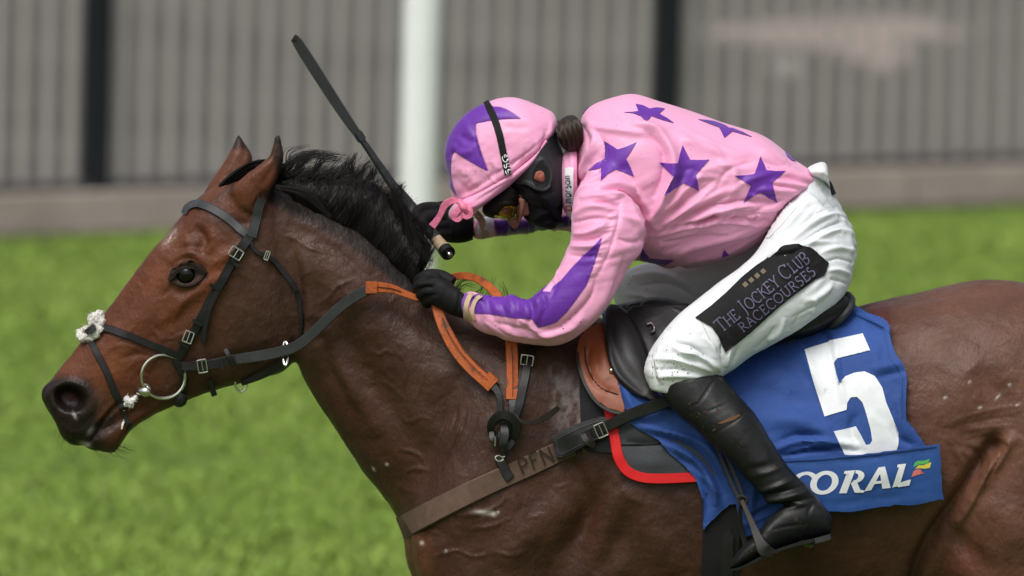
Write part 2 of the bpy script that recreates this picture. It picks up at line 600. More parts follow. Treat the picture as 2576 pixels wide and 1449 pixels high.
RY = lambda a: (0.0, math.radians(a), 0.0)
M = dict(
    coat=mat("horse_coat", (0, 0, 0), 0.43, 0.26, attr=True, var=0.20, vscale=14, rvar=0.10,
             bumps=((9, .006), (48, .0026), (150, .0013, (1, 1, .5), RY(40)), (420, .0009, (1, 1, .16), RY(40)))),
    eye=mat("horse_eye", (.003, .0025, .002), 0.14, 0.32),
    hair=mat("horse_hair", (.0065, .005, .0045), 0.5, 0.22, var=.3, vscale=30),
    mane=mat("mane_base", (.005, .004, .004), 0.7, 0.12, var=.3, vscale=40, bumps=((120, .004, (1, 1, .2), RY(35)),)),
    silk=mat("silk", (0, 0, 0), 0.44, 0.38, attr=True, sheen=.2, bumps=((20, .0022, (1, 1, 2.0), RY(-35)),), specks=((55, .09, (.10, .05, .04)), (23, .04, (.16, .09, .07)))),
    purple=mat("purple_silk", (.130, .024, .34), 0.44, 0.36, sheen=.1, var=.08, vscale=30, bumps=((20, .0022, (1, 1, 2.0), RY(-35)),)),
    white=mat("white_breeches", (.72, .75, .775), 0.5, 0.4, bumps=((34, .0020, (1, 1, 1.8), RY(30)), (1300, .00015)), specks=((60, .10, (.25, .17, .11)), (26, .07, (.40, .30, .22))), var=.02),
    offwhite=mat("white_fabric", (.74, .75, .76), 0.6, 0.3, bumps=((90, .002),)),
    blackfab=mat("black_fabric", (.009, .009, .010), 0.7, 0.2, bumps=((220, .0010), (40, .0014)), var=.2),
    glove=mat("black_glove", (.008, .008, .009), 0.68, 0.22, bumps=((900, .0004), (70, .0012)), var=.2),
    boot=mat("boot_leather", (.009, .010, .010), 0.42, 0.27, bumps=((25, .0015), (600, .0002)), rvar=.08, var=.25, dirt=((34, .66, .76, (.09, .05, .03), .6),)),
    leather=mat("black_leather", (.011, .011, .012), 0.45, 0.38, var=.25, bumps=((700, .0003), (60, .0008))),
    greyleather=mat("grey_worn_leather", (.034, .036, .040), 0.48, 0.45, var=.2, bumps=((500, .0003),)),
    brownleather=mat("dark_brown_leather", (.017, .013, .011), 0.48, 0.32, var=.25, bumps=((500, .0003),)),
    band=mat("brown_elastic", (.105, .066, .047), 0.75, 0.2, var=.14, vscale=60, bumps=((900, .0004, (1, 1, 4)),)),
    ink=mat("dark_ink", (.025, .017, .013), 0.8, 0.2),
    tan=mat("tan_leather", (.235, .058, .020), 0.42, 0.35, var=.16, vscale=14, bumps=((300, .0004),), dirt=((40, .62, .74, (.06, .03, .02), .6),)),
    orange=mat("orange_rubber", (.44, .10, .022), 0.55, 0.35, var=.14, vscale=30, bumps=((900, .0006),), dirt=((34, .55, .68, (.10, .05, .028), .75), (150, .58, .66, (.20, .05, .015), .6))),
    stitch=mat("dark_stitching", (.03, .014, .01), 0.7, 0.2),
    metal=mat("steel", (.62, .61, .57), 0.22, 0.5, metal=1.0),
    rust=mat("worn_iron", (.034, .033, .032), 0.55, 0.22, metal=.0, var=.2, dirt=((70, .56, .68, (.085, .038, .020), .6),)),
    blue=mat("blue_cloth", (.027, .074, .275), 0.68, 0.25, var=.10, vscale=9, bumps=((45, .0022), (1400, .0002)), sheen=.05),
    blue2=mat("blue_band", (.022, .075, .27), 0.6, 0.3, var=.10, vscale=12, bumps=((30, .0010), (1200, .0002))),
    white_print=mat("white_print", (.74, .77, .80), 0.5, 0.4, var=.04, bumps=((60, .0008),), dirt=((60, .64, .72, (.45, .36, .26), .5),)),
    green_p=mat("green_print", (.08, .42, .10), 0.6), yellow_p=mat("yellow_print", (.66, .56, .07), 0.6), red_p=mat("red_print", (.62, .16, .13), 0.6),
    padgrey=mat("pad_grey", (.040, .045, .050), 0.7, 0.3, var=.15, bumps=((60, .0015), (900, .0004))),
    padblack=mat("pad_black", (.010, .010, .011), 0.75, 0.25, bumps=((700, .0005),)),
    red=mat("red_binding", (.62, .010, .012), 0.6, 0.3, bumps=((900, .0003),)),
    violet_thread=mat("violet_thread", (.125, .12, .20), 0.6, 0.3), gold_thread=mat("gold_thread", (.135, .115, .07), 0.6, 0.3),
    skin=mat("skin", (.38, .175, .12), 0.5, 0.4, sub=.15, var=.08, bumps=((400, .0004),)),
    skinred=mat("ear_skin", (.36, .115, .085), 0.45, 0.4, sub=.2, var=.12, vscale=40),
    bun=mat("brown_hair", (.018, .011, .008), 0.45, 0.4, var=.4, vscale=60, bumps=((160, .003, (1, 1, .4)),)),
    helmet=mat("helmet_grey", (.026, .028, .032), 0.5, 0.3, bumps=((900, .0002),)),
    goggle=mat("goggle_foam", (.010, .008, .007), 0.6, 0.2),
    lens=mat("amber_lens", (.115, .058, .006), 0.12, 0.5, coat=1.0, var=.5, vscale=30),
    lens_edge=mat("yellow_lens_edge", (.50, .45, .02), 0.1, 0.8),
    elastic=mat("beige_elastic", (.55, .42, .27), 0.65, 0.3, bumps=((500, .0008),), var=.1),
    wool=mat("white_wool", (.76, .73, .68), 0.9, 0.1, var=.12, vscale=60, bumps=((250, .006),)),
    foam=mat("white_froth", (.72, .71, .68), 0.5, 0.4, var=.15, vscale=80, bumps=((200, .004),)),
    whip=mat("whip_black", (.022, .023, .026), 0.45, 0.45, bumps=((500, .0008),), var=.2),
    tape=mat("beige_tape", (.50, .37, .24), 0.7, 0.2, bumps=((700, .0012),), var=.15),
)

# ------------------------------------------------------------------ the place: turf, hard standing, kerb, railing, post
def ground_mat(name, c1, c2, c3, sc, rough=0.9, bump=0.02):
    m = bpy.data.materials.new(name); m.use_nodes = True
    n = m.node_tree; b = n.nodes['Principled BSDF']; b.inputs['Roughness'].default_value = rough; b.inputs['Specular IOR Level'].default_value = 0.15
    tc = n.nodes.new("ShaderNodeTexCoord")
    def nz(s, d=4):
        t = n.nodes.new("ShaderNodeTexNoise"); t.inputs['Scale'].default_value = s; t.inputs['Detail'].default_value = d
        n.links.new(tc.outputs['Object'], t.inputs['Vector']); return t.outputs['Fac']
    def mx(a, f, bb, lo=.4, hi=.62):
        r = n.nodes.new("ShaderNodeMapRange"); r.inputs[1].default_value = lo; r.inputs[2].default_value = hi
        n.links.new(f, r.inputs[0])
        t = n.nodes.new("ShaderNodeMix"); t.data_type = 'RGBA'; n.links.new(r.outputs[0], t.inputs[0])
        for k, v in ((6, a), (7, bb)):
            if isinstance(v, tuple): t.inputs[k].default_value = (*v, 1)
            else: n.links.new(v, t.inputs[k])
        return t.outputs[2]
    c = mx(c1, nz(sc), c2)
    c = mx(c, nz(sc * .37, 2), c3, .5, .75)
    c = mx(c, nz(sc * 6), c1, .45, .7)
    n.links.new(c, b.inputs['Base Color'])
    k = n.nodes.new("ShaderNodeBump"); k.inputs['Distance'].default_value = bump
    n.links.new(nz(sc * 14), k.inputs['Height']); n.links.new(k.outputs[0], b.inputs['Normal'])
    return m

def sheet(name, pts, m, z=0.0):
    o = obj(name, (np.array([(p[0], p[1], z) for p in pts]), [tuple(range(len(pts)))]), m, smooth=False)
    if o.data.polygons[0].normal.z < 0: o.data.flip_normals()
    return tag(o, kind="structure")

KA, KB = G(130, 586), G(2168, 520)            # foot of the kerb
ku = (KB - KA); ku[2] = 0; ku /= np.linalg.norm(ku)
kn = np.array([-ku[1], ku[0], 0.0])           # away from the camera
TURF = ground_mat("turf", (.088, .142, .030), (.105, .158, .036), (.118, .155, .046), 1.1)
HARD = ground_mat("hard_standing", (.100, .092, .084), (.066, .061, .056), (.126, .116, .106), .55, bump=.006)
sheet("ground", [(-700, -700), (700, -700), (700, 900), (-700, 900)], TURF)
k0 = KA - ku * 60; k1 = KA + ku * 90
sheet("hard_standing", [k0 + kn * .1, k1 + kn * .1, k1 + kn * 70, k0 + kn * 70], HARD, 0.02)

def slab(a, b, n0, n1, z0, z1):
    V = []
    for p in (a, b):
        for q in (n0, n1):
            for z in (z0, z1):
                V.append(p + kn * q + np.array([0, 0, z]))
    return np.array(V), [(0, 1, 3, 2), (4, 6, 7, 5), (0, 4, 5, 1), (2, 3, 7, 6), (1, 5, 7, 3), (0, 2, 6, 4)]
KERB = mat("kerb_concrete", (.42, .365, .32), 0.9, 0.15, var=.12, vscale=1.6, bumps=((20, .006),), dirt=((1.2, .5, .75, (.16, .14, .10), .6),))
kbase = [(-26 + 3.0 * i) for i in range(18)]
KH = 0.145
for i, t in enumerate(kbase):                  # concrete kerb boards laid end to end
    o = obj("kerb", slab(KA + ku * t, KA + ku * (t + 2.985), 0.0, 0.09, -0.05, KH), KERB, smooth=False)
    tag(o, kind="structure")
soil = ground_mat("soil", (.055, .048, .036), (.075, .066, .046), (.05, .06, .028), 3)
sheet("soil_strip", [k0 - kn * .22, k1 - kn * .22, k1 + kn * .02, k0 + kn * .02], soil, 0.004)

PICK = mat("galvanised_grey", (.42, .40, .37), 0.6, 0.4, var=.08, vscale=3)
POSTM = mat("black_post_paint", (.010, .013, .018), 0.45, 0.4, var=.1)
fb = KA + ku * 0.0
fence = thing("railing_fence", tuple(KA + kn * .2), "long grey metal railing with black posts standing behind the concrete kerb", "fence")
def box3(name, c, a, b, h0, h1, m, par):
    V = []
    for s1 in (-1, 1):
        for s2 in (-1, 1):
            for z in (h0, h1):
                V.append(c + ku * a * s1 + kn * b * s2 + np.array([0, 0, z]))
    return obj(name, (np.array(V), [(0, 1, 3, 2), (4, 6, 7, 5), (0, 4, 5, 1), (2, 3, 7, 6), (1, 5, 7, 3), (0, 2, 6, 4)]), m, par, smooth=False)
def along(px, py):                             # distance along the kerb of a place in the picture
    o, d = CP, (G(px, py) - CP)
    A = np.array([[ku[0], -d[0]], [ku[1], -d[1]]])
    r = np.linalg.solve(A, (CP - (KA + kn * .2))[:2])
    return r[0]
tp1, tp2 = along(238, 470), along(1670, 410)
pitch = tp2 - tp1
for k in range(-5, 8):
    box3("post", KA + kn * .2 + ku * (tp1 + k * pitch), .042, .042, 0.0, 2.25, POSTM, fence)
npk = 24
proto = None
for k in range(-5, 7):
    for j in range(1, npk):
        t = tp1 + (k + j / npk) * pitch
        if proto is None:
            proto = box3("picket", KA + kn * .2 + ku * t, .0125, .012, .10, 2.1, PICK, fence); pt0 = t
        else:
            c = proto.copy(); COL.objects.link(c)
            c.location = tuple(ku * (t - pt0))
RAILM = mat("rail_grey", (.085, .083, .080), .6)
for k in range(-5, 7):
    a = tp1 + k * pitch
    for z in (.13, 2.0):
        box3("rail", KA + kn * .2 + ku * (a + pitch / 2), pitch / 2 - .045, .018, z, z + .045, RAILM, fence)

# worn pale patches on the hard standing
def smear(px, py, wx, wy, m, z, seed):
    r = random.Random(seed)
    q = []
    for k in range(18):
        a = 2 * math.pi * k / 18
        f = r.uniform(.65, 1.15)
        q.append(G(px + wx * f * math.cos(a), py + wy * f * math.sin(a), z))
    return tag(obj("worn_patch", (np.array(q), [tuple(range(18))]), m, smooth=False), kind="structure")
PATCH = mat("pale_patch", (.30, .245, .22), .95, .1, var=.2, vscale=1.2)
smear(2080, 82, 330, 40, PATCH, .025, 2)
smear(2200, 120, 90, 62, PATCH, .029, 5)
smear(1975, 165, 45, 34, mat("grey_patch", (.24, .23, .21), .95, .1), .025, 8)

# grass blades in the strip of turf the picture looks at
gm = bpy.data.materials.new("grass_blades"); gm.use_nodes = True
gn = gm.node_tree; gb = gn.nodes['Principled BSDF']; gb.inputs['Roughness'].default_value = .6; gb.inputs['Specular IOR Level'].default_value = .2
ga = gn.nodes.new("ShaderNodeAttribute"); ga.attribute_name = "coat"; gn.links.new(ga.outputs['Color'], gb.inputs['Base Color'])
NB = 380000
yy = nrs.uniform(5.5, 27, NB); dist = yy - CP[1]
xx = nrs.uniform(-1, 1, NB) * (1.15 + (yy) * .055) * 2.6
# keep to the near side of the kerb
keep = ((np.stack([xx, yy], 1) - KA[:2]) @ kn[:2]) < -.18
xx, yy = xx[keep], yy[keep]; NB = len(xx)
cl = fbm(np.stack([xx * .55, yy * .8, xx * 0], 1), 3)
hh = nrs.uniform(.015, .036, NB) * (1 + .4 * cl)
an = nrs.uniform(0, math.pi, NB); lw = nrs.uniform(.004, .009, NB)
lx, ly = nrs.normal(0, .03, NB), nrs.normal(0, .03, NB)
V = np.empty((NB, 3, 3))
V[:, 0] = np.stack([xx - np.cos(an) * lw, yy - np.sin(an) * lw, np.full(NB, -.002)], 1)
V[:, 1] = np.stack([xx + np.cos(an) * lw, yy + np.sin(an) * lw, np.full(NB, -.002)], 1)
V[:, 2] = np.stack([xx + lx, yy + ly, hh], 1)
me = bpy.data.meshes.new("grass")
me.vertices.add(NB * 3); me.loops.add(NB * 3); me.polygons.add(NB)
me.vertices.foreach_set("co", V.ravel()); me.loops.foreach_set("vertex_index", np.arange(NB * 3))
me.polygons.foreach_set("loop_start", np.arange(0, NB * 3, 3)); me.polygons.foreach_set("loop_total", np.full(NB, 3))
me.update(calc_edges=True)
mixf = np.clip(.45 + .28 * cl + nrs.normal(0, .06, NB), 0, 1)[:, None]
gc = np.array([.192, .305, .042]) * (1 - mixf) + np.array([.275, .380, .080]) * mixf
straw = nrs.rand(NB) < .03
gc[straw] = (.30, .33, .12)
at = me.color_attributes.new("coat", 'FLOAT_COLOR', 'POINT')
at.data.foreach_set("color", np.repeat(np.column_stack([gc, np.ones(NB)]), 3, 0).ravel())
tag(link("grass", me, gm), kind="stuff")

# tall white post between the course and the railing
pb = G(1040, 905)
wp = thing("white_post", tuple(pb), "tall white plastic post rising behind the horse's black mane", "post")
WPM = mat("white_plastic", (.86, .89, .89), .4, .5, var=.04, vscale=4)
th = np.linspace(0, 2 * math.pi, 33)[:-1]
def tubez(r0, r1, z0, z1, m):
    V = np.array([(pb[0] + r * math.cos(a), pb[1] + r * math.sin(a), z) for r, z in ((r0, z0), (r1, z1)) for a in th])
    F = [(i, (i + 1) % 32, 32 + (i + 1) % 32, 32 + i) for i in range(32)] + [tuple(range(32))[::-1], tuple(range(32, 64))]
    return V, F
obj("shaft", tubez(.064, .064, .04, 2.3, 0), WPM, wp)
obj("base", tubez(.085, .072, 0, .06, 0), WPM, wp)
obj("cap", tubez(.069, .040, 2.3, 2.33, 0), WPM, wp)

# ------------------------------------------------------------------ the horse
HX, HZ = P(1800, 1400, 0.0)[0], 0.0
horse = thing("horse", (HX, 0.0, 0.0), "bay galloping racehorse with black mane and ears pricked forward, carrying the jockey", "horse")
head = loft([
    (101, 1000, 142, 1066, .014, 0), (107, 972, 153, 1096, .034, 0), (128, 957, 192, 1123, .048, 0), (160, 914, 262, 1098, .053, 0), (197, 868, 330, 1070, .054, 0),
    (233, 826, 385, 1045, .057, 0), (268, 783, 440, 1021, .062, 0), (308, 728, 510, 992, .069, 0), (348, 675, 585, 970, .078, 0),
    (386, 624, 655, 952, .087, 0), (424, 584, 716, 933, .092, 0), (466, 530, 752, 880, .094, 0), (508, 490, 752, 780, .090, 0), (570, 452, 735, 660, .080, 0), (640, 430, 715, 580, .062, 0), (680, 440, 705, 540, .04, 0)], 5, 32, 2.2)
lip = loft([(205, 1108, 208, 1118, .012, 0), (222, 1098, 228, 1133, .034, 0), (252, 1076, 254, 1135, .042, 0), (280, 1062, 288, 1140, .044, 0), (310, 1040, 310, 1110, .043, 0), (345, 1020, 335, 1078, .040, 0), (400, 1000, 390, 1042, .036, 0)], 4, 24)
neck = loft([
    (600, 455, 690, 700, .055, 0), (650, 440, 720, 790, .066, 0), (715, 468, 742, 885, .074, 0), (810, 508, 765, 958, .084, 0), (925, 568, 832, 1066, .096, 0), (1035, 668, 908, 1182, .112, 0),
    (1150, 737, 985, 1282, .145, 0), (1280, 760, 1012, 1345, .185, 0), (1400, 772, 1030, 1440, .215, 0), (1500, 796, 1100, 1560, .23, 0), (1560, 840, 1250, 1640, .23, 0)], 6, 40, 2.15)
trunk = loft([
    (1300, 780, 1085, 1520, .15, 0), (1420, 778, 1200, 1610, .215, 0), (1580, 815, 1460, 1690, .262, 0), (1780, 850, 1790, 1715, .29, 0), (1980, 825, 2060, 1680, .295, 0),
    (2150, 772, 2250, 1600, .285, 0), (2300, 738, 2420, 1540, .28, 0), (2450, 704, 2560, 1520, .275, 0), (2590, 712, 2680, 1500, .27, 0), (2760, 770, 2800, 1420, .235, 0), (2900, 880, 2900, 1280, .16, 0), (2960, 980, 2950, 1150, .06, 0)], 6, 44, 2.25)
shoulder = [loft([(1190, 900, 1330, 870, .03, d * .6), (1110, 1100, 1400, 1010, .085, d * .8), (1040, 1300, 1450, 1200, .11, d), (1045, 1440, 1440, 1400, .11, d), (1120, 1560, 1400, 1560, .10, d), (1200, 1680, 1370, 1680, .075, d)], 5, 28) for d in (-.135, .135)]
thigh = [loft([(2560, 800, 2800, 850, .06, d), (2430, 1020, 2900, 1050, .13, d), (2375, 1250, 2900, 1250, .15, d), (2340, 1400, 2850, 1420, .14, d), (2400, 1560, 2800, 1600, .115, d), (2480, 1720, 2740, 1740, .08, d)], 5, 32) for d in (-.155, .155)]
def leg(st, d, k=1.0): return loft([(a, b, c, e, w_ * k, d) for a, b, c, e, w_ in st], 5, 20)
fore1 = leg([(1200, 1600, 1390, 1600, .085), (1230, 1780, 1350, 1790, .06), (1180, 1960, 1280, 1980, .042), (1150, 2040, 1240, 2060, .045), (1190, 2240, 1250, 2240, .026), (1180, 2380, 1250, 2400, .030), (1130, 2470, 1220, 2490, .030), (1090, 2560, 1220, 2580, .042), (1070, 2610, 1240, 2625, .05)], -.14)
fore2 = leg([(1200, 1600, 1390, 1600, .085), (1080, 1760, 1210, 1800, .06), (940, 1920, 1030, 1960, .042), (900, 1980, 980, 2030, .045), (1030, 2130, 1060, 2190, .026), (1120, 2200, 1140, 2270, .030), (1190, 2260, 1160, 2330, .034), (1230, 2330, 1150, 2390, .045)], .14)
hind1 = leg([(2500, 1700, 2740, 1720, .085), (2580, 1860, 2740, 1880, .06), (2690, 2010, 2810, 2030, .045), (2720, 2090, 2830, 2100, .045), (2690, 2280, 2760, 2290, .03), (2660, 2420, 2740, 2440, .034), (2610, 2500, 2700, 2530, .034), (2570, 2570, 2710, 2600, .048), (2560, 2610, 2720, 2630, .052)], -.16)
hind2 = leg([(2500, 1700, 2740, 1720, .085), (2680, 1850, 2810, 1800, .06), (2850, 1980, 2930, 1930, .045), (2910, 2030, 2990, 1960, .045), (3060, 2130, 3100, 2070, .03), (3160, 2200, 3200, 2130, .034), (3220, 2270, 3280, 2220, .038), (3250, 2350, 3330, 2310, .048)], .16)
ear1 = loft([(590, 520, 668, 545, .030, -.058), (580, 478, 684, 490, .033, -.060), (606, 450, 696, 458, .031, -.062), (645, 420, 708, 420, .026, -.064), (674, 396, 714, 394, .020, -.066), (686, 366, 711, 364, .013, -.068), (692, 341, 704, 338, .006, -.069)], 5, 20)
ear2 = loft([(520, 520, 620, 520, .030, .055), (508, 500, 615, 490, .030, .056), (532, 452, 630, 445, .030, .058), (560, 412, 636, 408, .026, .060), (578, 383, 631, 382, .019, .062), (590, 357, 617, 358, .011, .064), (596, 338, 600, 337, .003, .065)], 5, 20)
H = Skin([head, lip, neck, trunk, ear1, ear2, fore1, fore2, hind1, hind2] + shoulder + thigh, 0.0042, 6)
X = H.px()
# melt the joints between neck, shoulder, trunk and thigh, but leave head and ears crisp
sm = np.clip((X[:, 0] - 700) / 200, 0, 1) * (1 - .75 * soft(X, [(2250, 1150), (2480, 1100), (2480, 1449), (2250, 1449)], 60))
H.smooth(70, .5, sm)
hm = 1 - np.clip((X[:, 0] - 560) / 200, 0, 1)
hm *= (X[:, 1] > 560)
H.smooth(10, .5, hm)
H.strokes([
    # cheek and jaw
    ([(640, 790)], 105, .016, 'p'), ([(600, 690)], 60, .004, 'p'),
    ([(728, 600), (748, 690), (756, 790), (745, 880)], 13, -.016), ([(770, 640), (785, 740), (775, 850)], 20, .006),
    ([(440, 1005), (560, 960), (700, 915)], 14, .005), ([(470, 950), (560, 915), (680, 870)], 16, -.004),
    # facial crest and nasal bone
    ([(395, 825), (450, 770), (520, 715), (570, 690)], 15, .009), ([(360, 860), (440, 800), (520, 745)], 18, -.004),
    ([(230, 880), (300, 800), (370, 720), (420, 650)], 22, -.006), ([(215, 850), (290, 760), (360, 668), (430, 590)], 10, .004),
    # eye: brow, socket, lids, hollow above
    ([(425, 668), (450, 643), (490, 640), (520, 668)], 11, .011), ([(430, 650), (470, 622), (515, 640)], 7, -.004), ([(470, 690)], 34, .006, 'p'), ([(470, 687)], 24, -.026, 'p'),
    ([(432, 700), (452, 664), (488, 660), (512, 684)], 5, .006), ([(432, 702), (455, 716), (485, 716), (512, 690)], 5, .005), ([(425, 722), (460, 738), (510, 715)], 8, -.004),
    ([(438, 712), (420, 735), (405, 745)], 6, -.004), ([(512, 684), (545, 660), (590, 632), (625, 600)], 14, .008),
    ([(487, 570), (508, 590), (512, 612), (496, 630)], 13, -.016), ([(470, 590), (475, 620), (495, 640)], 9, .005), ([(530, 575), (535, 610), (520, 640)], 10, .006),
    # muzzle: nostril, lips, wrinkles at the mouth
    ([(174, 1001)], 27, -.070, 'p'), ([(138, 1030), (140, 985), (165, 962), (205, 970), (232, 1000), (225, 1035), (200, 1052)], 9, .009), ([(112, 1010), (125, 985), (150, 965)], 8, .004),
    ([(210, 1124), (229, 1096), (262, 1056), (296, 1020), (330, 1000)], 5, -.017), ([(205, 1100), (232, 1070), (272, 1030)], 12, .006), ([(240, 1120), (275, 1090), (305, 1060)], 16, .006),
    ([(150, 1075), (190, 1090), (225, 1070)], 10, .004), ([(230, 1060), (262, 1030), (280, 985)], 12, -.003),
    ([(262, 880), (310, 868), (350, 880)], 6, .003), ([(300, 905), (345, 890), (385, 900)], 7, -.004), ([(310, 935), (350, 905), (390, 905)], 6, .003), ([(330, 960), (365, 930)], 6, -.004), ([(340, 975), (372, 955)], 5, .003),
    # veins on the face
    ([(375, 820), (400, 850), (402, 885), (430, 905)], 5, .0035), ([(400, 850), (440, 850), (480, 830)], 4, .0028), ([(360, 790), (330, 830), (300, 850), (285, 880)], 4, .0025), ([(480, 740), (450, 780), (430, 815)], 5, .003),
    # ears: hollow and root
    ([(655, 470), (685, 425), (698, 385), (700, 355)], 9, -.006), ([(600, 470), (640, 440), (680, 400)], 9, .004), ([(632, 530), (650, 510), (668, 480)], 10, -.008), ([(580, 540), (600, 560), (640, 560)], 12, -.006),
    ([(600, 420), (615, 385), (610, 355)], 8, -.004),
], both=True, gain=.72)
H.strokes([
    # throat and neck
    ([(775, 800), (812, 870), (838, 938), (872, 995), (920, 1080)], 18, -.009), ([(800, 860), (845, 930), (900, 1010), (960, 1100)], 26, .009), ([(775, 690), (800, 760), (820, 830)], 24, -.006),
    ([(830, 760), (900, 900), (1010, 1070), (1080, 1180)], 34, -.008), ([(760, 600), (880, 720), (1000, 860), (1110, 1000)], 60, .010), ([(1180, 900), (1130, 1010), (1085, 1130), (1050, 1240)], 34, -.012),
    ([(720, 560), (850, 640), (960, 730)], 16, -.005), ([(990, 760), (1090, 830), (1180, 880)], 26, -.006),
    # veins and wrinkles on neck and shoulder
    ([(700, 590), (740, 600), (780, 625), (840, 640), (870, 660), (890, 690)], 3.2, .0030), ([(840, 700), (868, 735), (880, 755), (872, 770)], 3, .0026), ([(910, 640), (960, 670)], 3, .002),
    ([(790, 770), (830, 745), (850, 720), (900, 700)], 4, .003), ([(930, 880), (955, 892), (972, 882), (995, 890)], 3, .003), ([(880, 860), (915, 845), (905, 870)], 3, .002), ([(970, 880), (968, 930), (990, 960)], 3, .002),
    ([(1030, 900), (1022, 950), (1010, 990)], 3.5, .003), ([(1070, 920), (1060, 975), (1042, 1010)], 3.5, .003), ([(920, 970), (960, 960), (1000, 985), (1020, 1010)], 3, .002),
    ([(1120, 1000), (1110, 1060), (1085, 1120)], 5, -.003), ([(1150, 1010), (1135, 1075), (1110, 1130), (1090, 1160)], 4, -.004), ([(1175, 1020), (1160, 1085), (1135, 1140), (1105, 1185)], 4, -.004), ([(1205, 1040), (1185, 1100), (1150, 1160)], 4, -.0035), ([(1162, 1040), (1145, 1110), (1118, 1160)], 4, .003),
    ([(1000, 1040), (1025, 1062), (1060, 1050), (1090, 1060)], 4, .0025), ([(1000, 1130), (1040, 1140), (1060, 1160)], 4, .003), ([(1015, 1190), (1040, 1180), (1080, 1185)], 5, .003),
    ([(1130, 1290), (1180, 1295), (1240, 1280), (1280, 1250)], 4, .003), ([(1170, 1330), (1230, 1325), (1290, 1300)], 4, .0025), ([(1230, 1380), (1280, 1395), (1330, 1380)], 4, .003), ([(1070, 1330), (1110, 1345)], 4, .002), ([(1090, 1400), (1150, 1385), (1190, 1400), (1250, 1390)], 4, .003), ([(1330, 1300), (1380, 1292)], 3, .003), ([(1390, 1230), (1440, 1215)], 3, .0025),
    # shoulder blade and the muscle behind it
    ([(1330, 900), (1270, 1020), (1190, 1180), (1100, 1330)], 60, .012), ([(1420, 1100), (1450, 1200), (1470, 1300), (1440, 1400), (1380, 1470)], 34, -.020), ([(1540, 1150), (1500, 1260), (1440, 1350), (1360, 1440)], 26, -.012), ([(1250, 1420), (1330, 1350), (1420, 1260)], 40, .010),
    ([(1560, 1230), (1640, 1330), (1700, 1449)], 40, .008), ([(1600, 1260), (1560, 1360), (1500, 1449)], 30, -.012),
    # loin, hip, flank and thigh
    ([(2250, 760), (2360, 735), (2480, 728), (2576, 735)], 24, -.006), ([(2540, 870)], 40, .010, 'p'), ([(2450, 930), (2500, 980), (2560, 1000)], 34, -.006), ([(2480, 880), (2420, 980), (2400, 1080)], 50, .010),
    ([(2500, 1120), (2455, 1185), (2425, 1235), (2380, 1300), (2345, 1360), (2318, 1420), (2300, 1480)], 20, -.027, 'n'), ([(2560, 1090), (2510, 1150), (2470, 1210), (2440, 1260), (2400, 1330)], 18, .014),
    ([(2390, 1060), (2440, 1045), (2500, 1030), (2560, 1020)], 5, .0018), ([(2395, 1075), (2450, 1062), (2510, 1052), (2570, 1045)], 5, -.0018), ([(2400, 1092), (2450, 1080), (2500, 1075), (2560, 1068)], 5, .0018), ([(2420, 1110), (2470, 1100), (2530, 1090)], 4, -.002),
    ([(2410, 1130), (2440, 1150), (2450, 1190), (2430, 1240)], 5, .005), ([(2430, 1120), (2462, 1145), (2470, 1180), (2445, 1240)], 4, -.005), ([(2450, 1115), (2485, 1140), (2492, 1170), (2460, 1230)], 5, .005), ([(2475, 1110), (2512, 1130), (2515, 1155), (2480, 1215)], 4, -.005), ([(2500, 1100), (2540, 1115), (2535, 1140), (2500, 1190)], 5, .005),
    ([(2380, 1110), (2400, 1160), (2410, 1210), (2400, 1260)], 6, -.004), ([(2400, 1120), (2422, 1165), (2428, 1215)], 5, .004),
    ([(2380, 1330), (2450, 1400), (2500, 1449)], 30, -.010), ([(2420, 1260), (2520, 1300), (2600, 1400)], 50, .010),
], gain=1.15)
H.noise(.0022, 11, 2, near=np.clip((X[:, 0] - 750) / 150, 0, 1))
H.noise(.0011, 34, 5)
X = H.px()
hole = blob(X, 176, 1004, 38, 28, 22, 5)
H.V[:, 1] += hole * .030 * np.sign(-H.V[:, 1]) * (X[:, 0] > 120)
H.smooth(2, .5, hole)
# coat colours, with the lit look of the hindquarters painted in
H.color((.057, .0228, .0136))
n1 = fbm(H.V * 5, 4)
H.paint(.5 + .6 * n1, (.044, .0204, .0134))
headw = 1 - np.clip((X[:, 0] + (X[:, 1] - 700) * .18 - 560) / 110, 0, 1)
headw *= np.clip((X[:, 1] - 470) / 60, 0, 1)
H.paint(headw * .92, (.112, .034, .0145))
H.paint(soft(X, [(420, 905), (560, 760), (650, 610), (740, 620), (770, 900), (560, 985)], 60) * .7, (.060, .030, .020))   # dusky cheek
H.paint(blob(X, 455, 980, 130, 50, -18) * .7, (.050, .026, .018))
H.paint(blob(X, 280, 920, 70, 40, -45) * .5, (.200, .070, .028))
H.paint(blob(X, 390, 700, 45, 20, -50) * .5, (.19, .062, .026))
H.paint(blob(X, 545, 700, 30, 60, 25) * .6, (.17, .050, .020))
nose = soft(X, [(90, 960), (130, 965), (160, 955), (215, 965), (245, 1010), (235, 1050), (238, 1075), (290, 1045), (285, 1090), (250, 1145), (180, 1135), (120, 1080)], 22)
H.paint(nose * .96, (.011, .0075, .0065))
H.paint(blob(X, 285, 1110, 25, 40, 20) * .9, (.085, .032, .018))
H.paint(blob(X, 250, 1010, 32, 26) * .6, (.085, .045, .030))
H.paint(blob(X, 176, 1005, 41, 30, 22, 5), (.004, .003, .003))
H.paint(blob(X, 174, 1003, 22, 13, 10) * .7, (.050, .010, .011))
H.paint(blob(X, 470, 690, 40, 27, -15, 4) * .95, (.012, .009, .008))
H.paint(blob(X, 499, 602, 18, 34) * .5, (.07, .022, .014))
H.paint(blob(X, 428, 598, 9, 26, 38) * (.35 + .5 * vnoise(H.V * 260)), (.62, .56, .50))    # small white star
H.paint(blob(X, 570, 555, 70, 30, 25) * .7, (.045, .024, .018))
